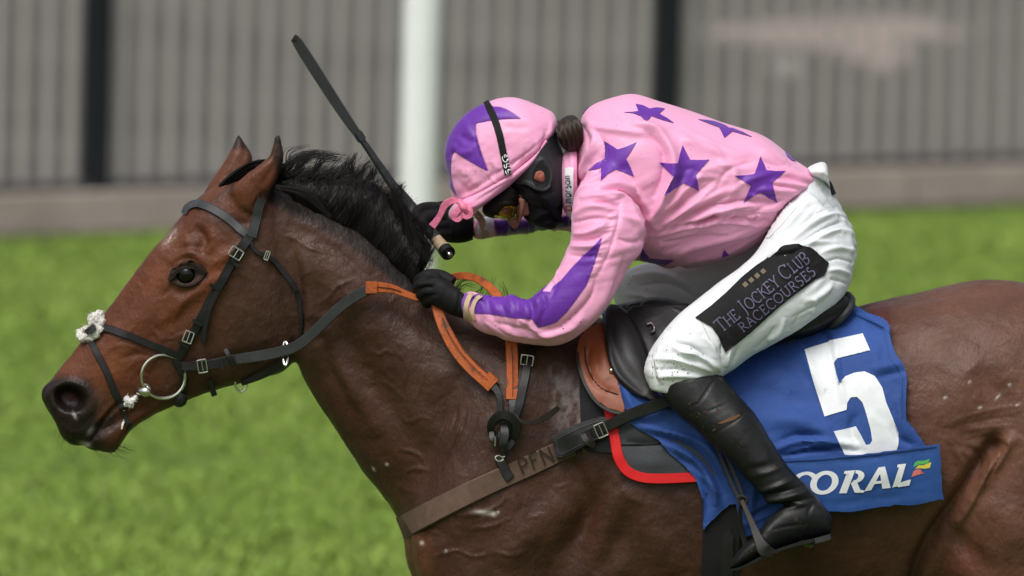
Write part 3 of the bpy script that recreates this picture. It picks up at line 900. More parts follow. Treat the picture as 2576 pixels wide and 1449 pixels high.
tipn = np.clip((374 - X[:, 1]) / 30, 0, 1) * (X[:, 0] < 730)
H.paint(tipn, (.010, .008, .008))
H.paint(soft(X, [(700, 345), (712, 370), (713, 400), (700, 440), (690, 455), (688, 420), (697, 380)], 7) * .8, (.02, .013, .011))
H.paint(soft(X, [(590, 500), (600, 455), (680, 400), (690, 440), (660, 520)], 12) * .7 * (X[:, 1] > 390), (.150, .047, .020))
H.paint(soft(X, [(510, 510), (540, 445), (590, 365), (620, 385), (620, 420)], 10) * .7 * (X[:, 1] > 375), (.150, .050, .022))
mane_ln = [(665, 495), (760, 547), (858, 592), (924, 648), (973, 687), (1041, 738), (1060, 690), (940, 590), (820, 515), (700, 460)]
H.paint(soft(X, mane_ln, 14), (.012, .009, .008))
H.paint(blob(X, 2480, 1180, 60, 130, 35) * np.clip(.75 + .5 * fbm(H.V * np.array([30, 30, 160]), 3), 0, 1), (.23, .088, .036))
H.paint(np.clip((X[:, 0] - 2150) / 200, 0, 1) * .85, (.125, .056, .036))  # hindquarters lightened: their lit sheen is put into the coat colour
H.paint(blob(X, 790, 640, 130, 70, 35) * .55, (.092, .044, .028))
H.paint(blob(X, 1250, 1400, 160, 120) * .35, (.085, .036, .024))
H.paint(blob(X, 2330, 1420, 120, 90, -20) * .4, (.05, .026, .018))
H.paint(blob(X, 2430, 1420, 70, 70) * .6, (.11, .032, .018))
H.paint(np.clip((soft(X, [(2150, 800), (2225, 745), (2250, 860), (2250, 905), (2150, 900)], 10)), 0, 1) * .85, (.070, .018, .012))   # redder patch by the cloth
rub = soft(X, [(1395, 930), (1440, 960), (1466, 1060), (1462, 1130), (1420, 1110), (1400, 1030)], 26) * np.clip(.55 + 1.5 * fbm(H.V * np.array([90, 90, 30]), 9), 0, 1)
H.paint(rub * .30, (.30, .27, .27))
H.paint(soft(X, [(1020, 1360), (1060, 1340), (1075, 1449), (1040, 1460)], 30) * .5, (.15, .055, .025))
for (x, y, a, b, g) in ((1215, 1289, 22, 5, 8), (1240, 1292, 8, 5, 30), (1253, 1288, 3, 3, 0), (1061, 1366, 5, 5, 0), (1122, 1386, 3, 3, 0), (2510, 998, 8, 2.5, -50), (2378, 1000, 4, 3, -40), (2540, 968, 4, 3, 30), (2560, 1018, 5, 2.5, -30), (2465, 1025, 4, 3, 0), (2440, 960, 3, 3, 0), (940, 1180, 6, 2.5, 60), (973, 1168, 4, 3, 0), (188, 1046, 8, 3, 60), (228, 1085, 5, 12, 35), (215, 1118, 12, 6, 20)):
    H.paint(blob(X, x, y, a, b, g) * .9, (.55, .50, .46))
hoof = np.clip((X[:, 1] - 2540) / 20, 0, 1)
H.paint(hoof, (.03, .025, .02))
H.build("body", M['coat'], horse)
HT = H.tree()

def surf(x, y, off=0.0, tr=None):
    p, n, ok = hit(tr or HT, x, y)
    return P(x, y, p[1] - off)

# eye
ec = surf(471, 690, -.0125)
eye = obj("eye", ball(ec, .0238, 18), M['eye'], horse)
LID = mat("eyelid_skin", (.022, .012, .009), .5, .25, bumps=((260, .0015),))
obj("eyelid", patch([(424, 704), (436, 680), (456, 662), (482, 656), (506, 664), (522, 684), (514, 690), (500, 681), (480, 675), (460, 679), (444, 690), (434, 704)], HT, .0035, .006, 4), LID, horse, fix=False, sharp=80)
obj("lower_eyelid", wire([(428, 703), (442, 712), (462, 719), (486, 716), (504, 704), (518, 688)], [.0022, .0032, .0036, .0036, .003, .002], HT, .002), LID, horse)
lk = []
for k in np.linspace(0, 1, 30):
    x = 432 + 84 * k; y = 694 - 22 * math.sin(k * 3.0) - 4 * k
    lk.append([surf(x, y, .010), surf(x - 3, y + 2, .015), surf(x - 7 + 6 * k, y + 8, .019)])
strands(lk, .0005, "eyelashes", M['hair'], horse)["kind"] = "stuff"
# mane: a dense base with locks blown up and back
MS = Skin([loft([(690, 458, 692, 505, .012, 0), (745, 446, 752, 545, .036, .0), (815, 446, 805, 572, .045, .0), (885, 448, 868, 606, .05, .0), (948, 466, 925, 655, .053, .0), (1000, 512, 972, 694, .058, .0), (1045, 560, 1008, 722, .064, 0), (1072, 610, 1036, 742, .066, 0), (1056, 650, 1046, 742, .05, 0), (1050, 690, 1048, 735, .02, 0)], 6, 30)], .004, 10)
def rl(t):                                     # the line where the mane meets the neck
    pts = np.array([(676, 500), (760, 547), (858, 592), (924, 648), (973, 687), (1044, 738)], float)
    k = t * 5; i = min(int(k), 4); return pts[i] * (1 - k + i) + pts[i + 1] * (k - i)
def tl(t):                                     # the upper edge of the mane
    pts = np.array([(705, 440), (760, 418), (830, 420), (900, 420), (965, 455), (1010, 505), (1045, 550), (1075, 600), (1090, 625)], float)
    k = t * 8; i = min(int(k), 7); return pts[i] * (1 - k + i) + pts[i + 1] * (k - i)
MS.noise(.006, 22, 4, (1, 1, .45)); MS.noise(.003, 70, 9, (1, 1, .4))
mane = MS.build("mane", M['mane'], horse)
MT = MS.tree()
lk = []
for k in range(4200):
    t = rnd.random()
    a = rl(t); b = tl(min(1, max(0, t * .93 + rnd.uniform(-.02, .10))))
    f0 = rnd.uniform(0, .75); f1 = rnd.uniform(.72, 1.04) if rnd.random() < .93 else rnd.uniform(1.04, 1.22)
    p0 = a + (b - a) * f0; p3 = a + (b - a) * f1
    nrm = np.array([-(b - a)[1], (b - a)[0]]); nrm /= max(np.linalg.norm(nrm), 1)
    bend = rnd.uniform(-14, 26)
    pm = (p0 + p3) / 2 - nrm * bend
    q = catmull([p0, pm, p3 + np.array([rnd.uniform(0, 14), 0])], 4)
    side = rnd.random()
    pts = []
    for i, (x, y) in enumerate(q):
        u = f0 + (f1 - f0) * i / (len(q) - 1)
        pp, _, ok = hit(MT, x, y)
        base = pp[1] if ok else -0.01
        pts.append(P(x, y, base - .003 - .004 * side if ok else -0.02 + .03 * side))
    lk.append(pts)
# loose wisps behind the ear and along the top
def wisp(x0, y0, x1, y1, n, spread, curl, d=0.0, r=1.0):
    for _ in range(n):
        s = rnd.uniform(-spread, spread)
        a = np.array([x0 + rnd.uniform(-9, 9), y0 + rnd.uniform(-6, 6)]); b = np.array([x1 + s, y1 + rnd.uniform(-spread, spread) * .7])
        nrm = np.array([-(b - a)[1], (b - a)[0]])
        q = catmull([a, (a + b) / 2 + nrm * (curl + rnd.uniform(-.08, .08)), b], 5)
        dd = d + rnd.uniform(-.02, .02)
        lk.append([P(x, y, dd) for x, y in q])
wisp(712, 425, 800, 382, 60, 8, -.10); wisp(715, 440, 780, 402, 40, 12, -.2); wisp(700, 470, 830, 545, 45, 7, -.14, -.07); wisp(735, 440, 850, 400, 40, 16, -.25); wisp(790, 430, 860, 398, 30, 18, -.25)
wisp(860, 440, 890, 392, 30, 10, -.1); wisp(885, 445, 895, 385, 26, 5, -.08); wisp(930, 450, 948, 415, 40, 16, .05); wisp(980, 490, 1005, 465, 50, 18, .1); wisp(1000, 500, 1008, 462, 24, 6, .1); wisp(720, 430, 772, 366, 10, 10, -.3); wisp(900, 450, 935, 405, 30, 14, -.1)
wisp(1015, 520, 1075, 660, 70, 16, .10, -.05); wisp(990, 480, 1060, 600, 50, 14, .12, -.04); wisp(1060, 560, 1085, 640, 30, 9, .1, -.02)
wisp(1150, 738, 1180, 712, 26, 22, -.3, -.02); wisp(1170, 742, 1230, 700, 18, 20, .35, -.02); wisp(1250, 760, 1262, 712, 8, 10, .3, -.02)
strands(lk, .00085, "mane_locks", M['hair'], horse)["kind"] = "stuff"
# forelock swept forward between the ears
fb_ = Skin([loft([(512, 506, 516, 511, .004, -.01), (545, 468, 556, 494, .016, -.012), (590, 428, 604, 474, .028, -.012), (640, 404, 656, 448, .034, -.008), (690, 412, 700, 450, .03, 0), (725, 432, 725, 470, .012, 0)], 6, 20)], .003, 6)
fb_.strokes([([(700, 425 + k), (640, 420 + k * .8), (580, 455 + k * .6), (516, 508)], 3, (-1) ** i * .004) for i, k in enumerate(range(-14, 24, 6))])
fl = fb_.build("forelock", M['mane'], horse); FT = fb_.tree()
lk = []
for _ in range(420):
    k = rnd.uniform(-16, 26)
    q = catmull([(706 + rnd.uniform(-8, 14), 428 + k), (650, 418 + k), (590, 448 + k * .8), (515 + rnd.uniform(0, 14), 508 + rnd.uniform(-10, 4))], 4)
    s = rnd.randint(0, 4); lk.append([P(x, y, hit(FT, x, y, -.02)[0][1] - .0025) for x, y in q[s:]])
strands(lk, .0010, "forelock_hair", M['hair'], fl)["kind"] = "stuff"
# whiskers
lk = []
for _ in range(46):
    x, y = rnd.uniform(225, 312), rnd.uniform(1105, 1136)
    L = rnd.uniform(20, 60); a = math.radians(rnd.uniform(10, 55))
    q = [(x, y), (x + L * .5 * math.cos(a), y + L * .5 * math.sin(a)), (x + L * math.cos(a * .7), y + L * math.sin(a * .7))]
    lk.append([P(u, v, -.02 + rnd.uniform(-.02, .02)) for u, v in q])
for _ in range(8):
    x, y = rnd.uniform(140, 200), rnd.uniform(1080, 1115); L = rnd.uniform(15, 40)
    lk.append([P(x, y, -.02), P(x - L * .2, y + L * .5, -.02), P(x - L * .1, y + L, -.02)])
strands(lk, .00042, "whiskers", M['hair'], horse)["kind"] = "stuff"
# tail
lk = []
for _ in range(500):
    a = P(2955 + rnd.uniform(-12, 12), 990 + rnd.uniform(-20, 30), rnd.uniform(-.03, .03)); s = rnd.uniform(-.1, .1)
    lk.append([a, a + np.array([.18, s * .3, .03]), a + np.array([.36, s * .7, -.12 + rnd.uniform(-.04, .04)]), a + np.array([.5 + rnd.uniform(-.05, .1), s, -.42 + rnd.uniform(-.1, .1)])])
strands(lk, .0016, "tail", M['hair'], horse)["kind"] = "stuff"

# ------------------------------------------------------------------ tack lying on the horse
def tree_of(VF):
    return BVHTree.FromPolygons([tuple(v) for v in VF[0]], [tuple(f) for f in VF[1]])

def folds(lst):
    """Creases of a cloth: sum of ridges along drawn lines, for patch()."""
    def f(X):
        D = np.zeros(len(X))
        for pts, wd, amp in lst:
            q = catmull(pts, 5) if len(pts) > 2 else np.asarray(pts, float)
            d, t, sg = polydist(X, q, wd * 3.2)
            ok = d < 1e8
            D[ok] += 1.25 * amp * np.exp(-(d[ok] / wd) ** 2) * np.sin(np.clip(t[ok], 0.02, .98) * math.pi) ** .5
        return D
    return f

# black saddle pad with red binding
def at_of(x, y, off=0.0): return surf(x, y, off)
pad = thing("saddle_pad", tuple(P(1600, 1180, -.25)), "black quilted pad with bright red bound edge showing below the blue number cloth", "saddle pad")
padpoly = [(1470, 800), (1462, 880), (1459, 960), (1462, 1060), (1466, 1120), (1475, 1135), (1540, 1146), (1548, 1160), (1566, 1186), (1600, 1204), (1660, 1206), (1800, 1196), (1950, 1100), (1900, 860), (1700, 850), (1560, 850)]
obj("quilted_panel", patch([(1500, 838), (1526, 1040), (1543, 1120), (1553, 1160), (1572, 1188), (1604, 1203), (1660, 1206), (1800, 1198), (1900, 1100), (1850, 870), (1650, 862)], HT, .006, .006, 12, fold=folds([([(1545, 1118), (1620, 1116), (1690, 1112)], 5, -.006), ([(1560, 1085), (1620, 1080), (1680, 1090)], 18, .004), ([(1570, 1160), (1640, 1165), (1700, 1165)], 20, .005)])), M['padgrey'], pad)
obj("front_panel", patch([(1492, 806), (1470, 812), (1462, 880), (1459, 960), (1462, 1060), (1465, 1118), (1478, 1134), (1544, 1140), (1540, 1100), (1524, 1036), (1502, 900)], HT, .004, .006, 12), M['padblack'], pad)
obj("red_binding", ribbon([(1476, 818), (1494, 900), (1514, 980), (1534, 1040), (1546, 1100), (1556, 1150), (1578, 1184), (1612, 1200), (1660, 1204), (1740, 1201), (1752, 1200)], [24, 24, 24, 26, 28, 28, 28, 27, 27, 26, 26], HT, .012, .006), M['red'], pad)
obj("seam", ribbon([(1550, 1119), (1600, 1117), (1650, 1113), (1690, 1110)], 3.5, HT, .013, .002), M['padblack'], pad)

# girth under the saddle
girth = thing("girth", tuple(P(1810, 1500, -.28)), "wide black elastic girth running under the horse's belly behind the boot toe", "girth")
obj("webbing", patch([(1771, 1240), (1764, 1460), (1766, 1560), (1850, 1560), (1856, 1449), (1866, 1240)], HT, .006, .006, 14), M['padblack'], girth)
obj("strap", patch([(1818, 1345), (1826, 1330), (1838, 1330), (1846, 1345), (1842, 1449), (1838, 1530), (1806, 1530), (1812, 1449)], HT, .0125, .005, 10), M['leather'], girth)

# blue number cloth
cloth = thing("number_cloth", tuple(P(2000, 1200, -.30)), "blue racing number cloth with a large white 5 under the saddle", "number cloth")
cpoly = [(1508, 790), (1530, 800), (1580, 830), (1700, 852), (1840, 850), (1960, 836), (2060, 812), (2135, 786), (2150, 781), (2180, 797), (2206, 807), (2224, 812), (2234, 820), (2240, 838), (2244, 872), (2256, 901), (2270, 918), (2278, 935), (2281, 960), (2280, 1005), (2279, 1058), (2297, 1076), (2326, 1118), (2330, 1180), (2330, 1254), (2245, 1260), (2180, 1272), (2131, 1279), (2082, 1277), (1990, 1310), (1907, 1338), (1864, 1350), (1857, 1310), (1853, 1266), (1837, 1267), (1812, 1286), (1790, 1306), (1771, 1329), (1769, 1290), (1768, 1253), (1760, 1229), (1750, 1202), (1728, 1177), (1692, 1147), (1665, 1118), (1644, 1099), (1616, 1085), (1589, 1067), (1574, 1030), (1552, 960), (1534, 910)]
cfold = folds([
    ([(1600, 1070), (1680, 1090), (1750, 1110), (1800, 1150), (1830, 1210)], 9, .012), ([(1640, 1090), (1720, 1120), (1780, 1170), (1820, 1240)], 9, -.011), ([(1665, 1115), (1740, 1150), (1790, 1210), (1800, 1280)], 8, .012), ([(1700, 1145), (1760, 1190), (1780, 1250), (1780, 1310)], 7, -.008), ([(1730, 1170), (1790, 1220), (1812, 1270)], 6, .008),
    ([(1700, 1050), (1770, 1100), (1820, 1180)], 14, .010),
    ([(1950, 1130), (2010, 1112), (2080, 1112), (2150, 1122)], 8, .010), ([(1955, 1150), (2020, 1135), (2090, 1128), (2170, 1132)], 6, -.009), ([(1960, 1112), (2010, 1096), (2070, 1098)], 8, -.007), ([(1975, 1140), (2060, 1122), (2130, 1135)], 5, .006),
    ([(1930, 1060), (2010, 1060), (2075, 1090), (2110, 1130)], 22, .009), ([(1910, 990), (1980, 1010), (2060, 1000)], 26, -.006), ([(1880, 960), (1960, 930), (2040, 900)], 30, .008), ([(1950, 900), (2030, 960), (2060, 1030)], 20, -.006), ([(2010, 870), (2040, 930), (2070, 1000)], 10, .004),
    ([(2098, 855), (2108, 900), (2115, 960), (2122, 1010)], 6, .006), ([(2082, 850), (2092, 900), (2100, 960)], 7, -.004), ([(2060, 830), (2080, 850), (2100, 870)], 7, -.006),
    ([(2150, 800), (2190, 815), (2230, 835)], 6, .006), ([(2160, 815), (2200, 830), (2240, 850)], 5, -.005), ([(2190, 935), (2230, 925), (2270, 920)], 9, .006), ([(2200, 955), (2240, 945), (2278, 938)], 6, -.005),
    ([(2150, 1040), (2140, 1080), (2160, 1120)], 9, -.006), ([(2260, 990), (2265, 1050), (2290, 1100)], 12, .006), ([(2240, 1060), (2260, 1100), (2300, 1120)], 8, -.006), ([(1545, 940), (1580, 1000), (1610, 1060)], 12, .010), ([(2240, 860), (2225, 900), (2235, 960)], 12, -.004),
    ([(1875, 1290), (1930, 1262), (2000, 1240)], 4, .004), ([(1872, 1305), (1930, 1278), (2000, 1256)], 4, -.004), ([(1870, 1320), (1930, 1294), (2000, 1270)], 4, .004), ([(1900, 1200), (1890, 1260), (1880, 1330)], 10, .008)])
CVF = patch(cpoly, HT, .017, .003, 5, fold=cfold)
obj("cloth", CVF, M['blue'], cloth, fix=False, sharp=75)
CT = tree_of(CVF)
def c7(l): return [(1496.8 + .3262 * a, 669.6 + .3262 * b) for a, b in l]
def c8(l): return [(1788.3 + .3262 * a, 976.1 + .3262 * b) for a, b in l]
five = c7([(1615, 645), (1700, 617), (1790, 590), (1812, 575), (1940, 547), (2065, 520), (2122, 650), (2000, 680), (1870, 712), (1845, 750), (1862, 830), (1885, 905), (1902, 880), (1930, 850), (2000, 822), (2080, 812), (2155, 845), (2215, 935), (2245, 1050), (2300, 1180), (2342, 1290), (2338, 1380), (2322, 1432), (2120, 1470), (1945, 1495), (1890, 1380), (1840, 1275), (1930, 1255), (2012, 1235), (2055, 1310), (2090, 1378), (2118, 1375), (2138, 1345), (2125, 1260), (2090, 1130), (2062, 1050), (2020, 1008), (1972, 1012), (1945, 1055), (1940, 1108), (1850, 1135), (1770, 1160), (1690, 900)])
obj("number_five", patch(five, CT, .0012, .0008, 5), M['white_print'], cloth, fix=False, sharp=75)
obj("hem_stitching", merge(ribbon([(2222, 822), (2228, 850), (2233, 880), (2246, 908), (2262, 928), (2268, 950), (2268, 1050)], 2.5, CT, .002, .001), ribbon([(2150, 790), (2190, 808), (2222, 822)], 2.5, CT, .002, .001)), M['blue2'], cloth)
bpoly = [(1960, 1154), (1984, 1152), (2050, 1149), (2114, 1144), (2190, 1137), (2261, 1128), (2310, 1122), (2361, 1115), (2364, 1180), (2368, 1247), (2310, 1256), (2245, 1262), (2180, 1274), (2131, 1281), (2082, 1279), (2040, 1270), (1975, 1262)]
BVF = patch(bpoly, HT, .036, .005, 8, fold=folds([([(1970, 1165), (2100, 1158), (2250, 1140), (2350, 1128)], 4, -.002), ([(2000, 1250), (2100, 1262), (2250, 1240), (2360, 1230)], 5, -.0018), ([(2100, 1200), (2200, 1190), (2300, 1180)], 30, .004)]))
band = obj("sponsor_band", BVF, M['blue2'], cloth, fix=False)
BT = tree_of(BVF)
def ring2(cx, cy, ro, rio, sh, n=30, a0=0, a1=360):
    """Slanted O: outer and inner ellipse sharing a lean."""
    o, i = [], []
    for k in range(n + 1):
        a = math.radians(a0 + (a1 - a0) * k / n)
        for L, (rx, ry) in ((o, ro), (i, rio)):
            y = ry * math.sin(a); L.append((cx + rx * math.cos(a) - sh * y, cy + y))
    return o, i
def flat(polys, tr, off=.0012):
    """Flat print: quads strips or outlines projected on a surface."""
    V, F = [], []
    for k, pl in enumerate(polys):
        if isinstance(pl, tuple):
            o, i = pl; b = len(V)
            for a, c in zip(o, i):
                for q in (a, c):
                    p, n, ok = hit(tr, *q); V.append(p + n * (off + .00012 * k))
            for j in range(len(o) - 1):
                F.append((b + 2 * j, b + 2 * j + 1, b + 2 * j + 3, b + 2 * j + 2))
        else:
            v, f = patch(pl, tr, off + .00012 * k, 0, 8, rim=False); b = len(V)
            V += list(v); F += [tuple(x + b for x in q) for q in f]
    return np.array(V), F
def letters_coral():
    out = []
    o, i = ring2(875, 730, (108, 92), (58, 62), .22); out.append((c8(o), c8(i)))
    o, i = ring2(720, 742, (112, 98), (64, 72), .22, 20, 60, 330); out.append((c8(o), c8(i)))
    out.append(c8([(1032, 640), (1112, 634), (1046, 810), (988, 812), (1046, 662), (1026, 660)]))
    o, i = ring2(1112, 684, (70, 50), (24, 26), .3, 16, -100, 100); out.append((c8(o), c8(i)))
    out.append(c8([(1078, 732), (1128, 722), (1150, 782), (1186, 792), (1176, 806), (1108, 806)]))
    out.append(c8([(1292, 612), (1326, 608), (1316, 640), (1236, 786), (1182, 796)]))
    out.append(c8([(1298, 612), (1342, 605), (1386, 768), (1322, 776)]))
    out.append(c8([(1246, 722), (1348, 708), (1354, 728), (1236, 744)]))
    out.append(c8([(1440, 590), (1506, 583), (1500, 598), (1456, 752), (1398, 766), (1450, 612), (1436, 612)]))
    out.append(c8([(1452, 730), (1524, 706), (1542, 706), (1530, 750), (1440, 764)]))
    return out
obj("sponsor_lettering", flat(letters_coral(), BT), M['white_print'], band, fix=False)
obj("hem", ribbon([(1975, 1160), (2050, 1156), (2114, 1151), (2190, 1144), (2261, 1135), (2310, 1129), (2355, 1123)], 3, BT, .0016, .0012), M['blue'], band)
obj("flag_green", flat([c8([(1562, 612), (1572, 575), (1592, 562), (1640, 560), (1692, 545), (1676, 578), (1640, 588), (1600, 590)])], BT), M['green_p'], band, fix=False)
obj("flag_yellow", flat([c8([(1574, 622), (1600, 596), (1640, 594), (1698, 570), (1690, 614), (1650, 622), (1610, 618)])], BT), M['yellow_p'], band, fix=False)
obj("flag_red", flat([c8([(1546, 686), (1562, 642), (1580, 628), (1612, 626), (1630, 640), (1618, 648), (1650, 655), (1610, 664)])], BT), M['red_p'], band, fix=False)

# racing saddle
saddle = thing("saddle", tuple(P(1700, 900, -.1)), "small black leather racing saddle with tan under-flap and hanging stirrup", "saddle")
seat = Skin([loft([(1530, 772, 1530, 840, .05, 0), (1560, 764, 1560, 850, .085, 0), (1600, 757, 1600, 870, .10, 0), (1640, 747, 1650, 880, .11, 0), (1690, 752, 1700, 880, .13, 0), (1760, 780, 1760, 880, .15, 0), (1860, 808, 1850, 896, .19, 0), (1960, 800, 1945, 876, .20, 0), (2050, 768, 2040, 850, .205, 0), (2112, 740, 2105, 820, .19, 0), (2142, 742, 2134, 800, .165, 0), (2149, 758, 2143, 784, .11, 0)], 5, 40, 3.6)], .004, 6)
seat.strokes([([(1606, 790), (1600, 770), (1616, 758)], 5, -.006), ([(1590, 800), (1584, 776), (1600, 762)], 6, .005), ([(1625, 810), (1612, 780), (1628, 760)], 6, .005)])
seat.build("seat", M['leather'], saddle)
ST = seat.tree()
obj("cantle_rim", wire([(1990, 858), (2040, 850), (2085, 826), (2118, 798), (2138, 772), (2142, 754), (2132, 742)], .0085, ST, .004), M['greyleather'], saddle)
fl = Skin([loft([(1534, 764, 1562, 768, .020, -.085), (1521, 784, 1580, 790, .030, -.118), (1520, 830, 1602, 836, .032, -.158), (1526, 890, 1626, 898, .032, -.198), (1542, 942, 1642, 955, .029, -.224), (1582, 987, 1656, 990, .025, -.240), (1640, 1012, 1700, 1014, .02, -.254), (1680, 1030, 1740, 1030, .012, -.258)], 5, 32, 3.0),
           loft([(1586, 770, 1735, 762, .018, -.095), (1572, 800, 1735, 800, .020, -.120), (1580, 850, 1735, 850, .020, -.158), (1606, 910, 1735, 910, .020, -.190), (1630, 965, 1735, 965, .018, -.215), (1650, 1005, 1735, 1005, .012, -.235)], 5, 32, 3.2)], .0036, 4)
fl.strokes([([(1549, 770), (1572, 786), (1600, 834), (1625, 898), (1643, 960)], 5, .005), ([(1534, 800), (1542, 860), (1572, 930), (1630, 985)], 18, -.007), ([(1524, 800), (1530, 880), (1556, 945), (1620, 1000)], 6, .004), ([(1640, 800), (1665, 860), (1680, 920)], 16, -.004)])
fl.build("flap", M['leather'], saddle)
FTr = fl.tree()
obj("ring", wire([(1627, 816), (1638, 812), (1645, 822), (1645, 832), (1636, 836)], .0024, FTr, .008), M['metal'], saddle)
tanp = [(1473, 846), (1490, 838), (1506, 836), (1530, 842), (1545, 880), (1548, 940), (1560, 985), (1573, 1032), (1570, 1040), (1533, 1030), (1500, 1008), (1474, 968), (1458, 925), (1453, 896), (1458, 866)]
TVF = patch(tanp, HT, .026, .005, 7, fold=folds([([(1485, 880), (1480, 920), (1495, 960), (1520, 985), (1555, 998)], 5, -.005), ([(1510, 860), (1515, 900), (1530, 950)], 16, .006)]))
uf = obj("under_flap", TVF, M['tan'], saddle, fix=False); TT = tree_of(TVF)
obj("edge_binding", ribbon([(1512, 836), (1490, 838), (1472, 848), (1458, 868), (1453, 896), (1458, 926), (1474, 970), (1500, 1010), (1533, 1032), (1570, 1042)], 9, HT, .031, .008), M['brownleather'], uf)
obj("seam", ribbon([(1472, 870), (1474, 910), (1490, 950), (1516, 978), (1555, 992)], 3, TT, .0015, .001), M['stitch'], uf)
obj("stud", ball(surf(1538, 932, .004, TT), .0055, 8), M['metal'], uf)
obj("stirrup_leather", merge(ribbon([(1745, 1010), (1775, 1070), (1806, 1135), (1836, 1205), (1862, 1262)], 9, depth=[-.300, -.315, -.326, -.340, -.352], thick=.004), ribbon([(1755, 1000), (1790, 1070), (1824, 1140), (1852, 1205), (1874, 1264)], 9, depth=[-.300, -.318, -.333, -.346, -.356], thick=.004)), M['brownleather'], saddle)
iron = merge(ribbon([(1866, 1258), (1880, 1290), (1896, 1327), (1910, 1360), (1924, 1384), (1946, 1392)], [11, 13, 18, 26, 36, 20], depth=[-.372, -.400, -.432, -.452, -.458, -.440], thick=.007),
             ribbon([(1866, 1258), (1862, 1300), (1868, 1345), (1884, 1385), (1905, 1402)], [11, 11, 13, 16, 18], depth=[-.362, -.335, -.318, -.312, -.315], thick=.006),
             ribbon([(1896, 1404), (1925, 1396), (1948, 1390)], 10, depth=[-.315, -.375, -.432], thick=.02), wire([(1856, 1252), (1868, 1248), (1880, 1256), (1874, 1268), (1862, 1268)], .0035, depth=-.362, closed=True))
obj("stirrup_iron", iron, M['rust'], saddle)

# breast girth across the chest, its neck strap
bg = thing("breast_girth", tuple(P(1250, 1200, -.25)), "brown elastic breast girth with inked letters across the horse's chest", "breast girth")
obj("elastic_band", ribbon([(1006, 1330), (1018, 1325), (1040, 1312), (1100, 1281), (1170, 1246), (1240, 1213), (1320, 1178), (1400, 1140), (1440, 1122)], [58, 58, 58, 57, 56, 55, 54, 54, 54], HT, .004, .004, n=7), M['band'], bg)
plate = [(1391, 1104), (1400, 1094), (1450, 1070), (1513, 1050), (1530, 1056), (1537, 1070), (1534, 1088), (1500, 1108), (1450, 1133), (1408, 1150), (1396, 1140)]
PVF = patch(plate, HT, .014, .008, 7, curve=2)
pl = obj("leather_plate", PVF, M['leather'], bg, fix=False); PT = tree_of(PVF)
obj("stitching", ribbon([(1400, 1106), (1455, 1078), (1514, 1058), (1528, 1072), (1500, 1098), (1450, 1124), (1408, 1142), (1400, 1106)], 2, PT, .001, .0012), M['greyleather'], pl)
obj("strap", ribbon([(1470, 1100), (1520, 1076), (1580, 1046), (1640, 1024), (1700, 1000)], [26, 27, 30, 32, 32], depth=[-.262, -.268, -.278, -.288, -.290], thick=.005), M['leather'], bg)
obj("buckle", buckle(1512, 1082, 26, 34, -24, depth=-.282, rad=.0017), M['metal'], bg)
obj("loop", merge(ribbon([(1466, 1092), (1478, 1112), (1496, 1122)], 16, depth=[-.274, -.282, -.276], thick=.004), ribbon([(1478, 1084), (1486, 1112)], 12, depth=[-.278, -.278], thick=.004)), M['brownleather'], bg)
obj("keeper", ribbon([(1256, 1152), (1266, 1172), (1274, 1190), (1284, 1204)], 25, HT, .010, .004), M['leather'], bg)
obj("clip", merge(wire([(1246, 1152), (1252, 1146), (1262, 1148), (1266, 1156), (1254, 1160)], .0022, HT, .012, closed=True), wire([(1262, 1150), (1270, 1148)], .0022, HT, .014)), M['metal'], bg)
obj("neck_strap", ribbon([(1348, 800), (1340, 850), (1332, 890), (1320, 950), (1308, 1010), (1300, 1040), (1285, 1090), (1270, 1130), (1262, 1152)], [20, 20, 22, 23, 22, 18, 16, 14, 12], HT, .008, .005), M['leather'], bg)
obj("buckle", buckle(1326, 906, 30, 24, 8, HT, off=.017, rad=.0017), M['metal'], bg)
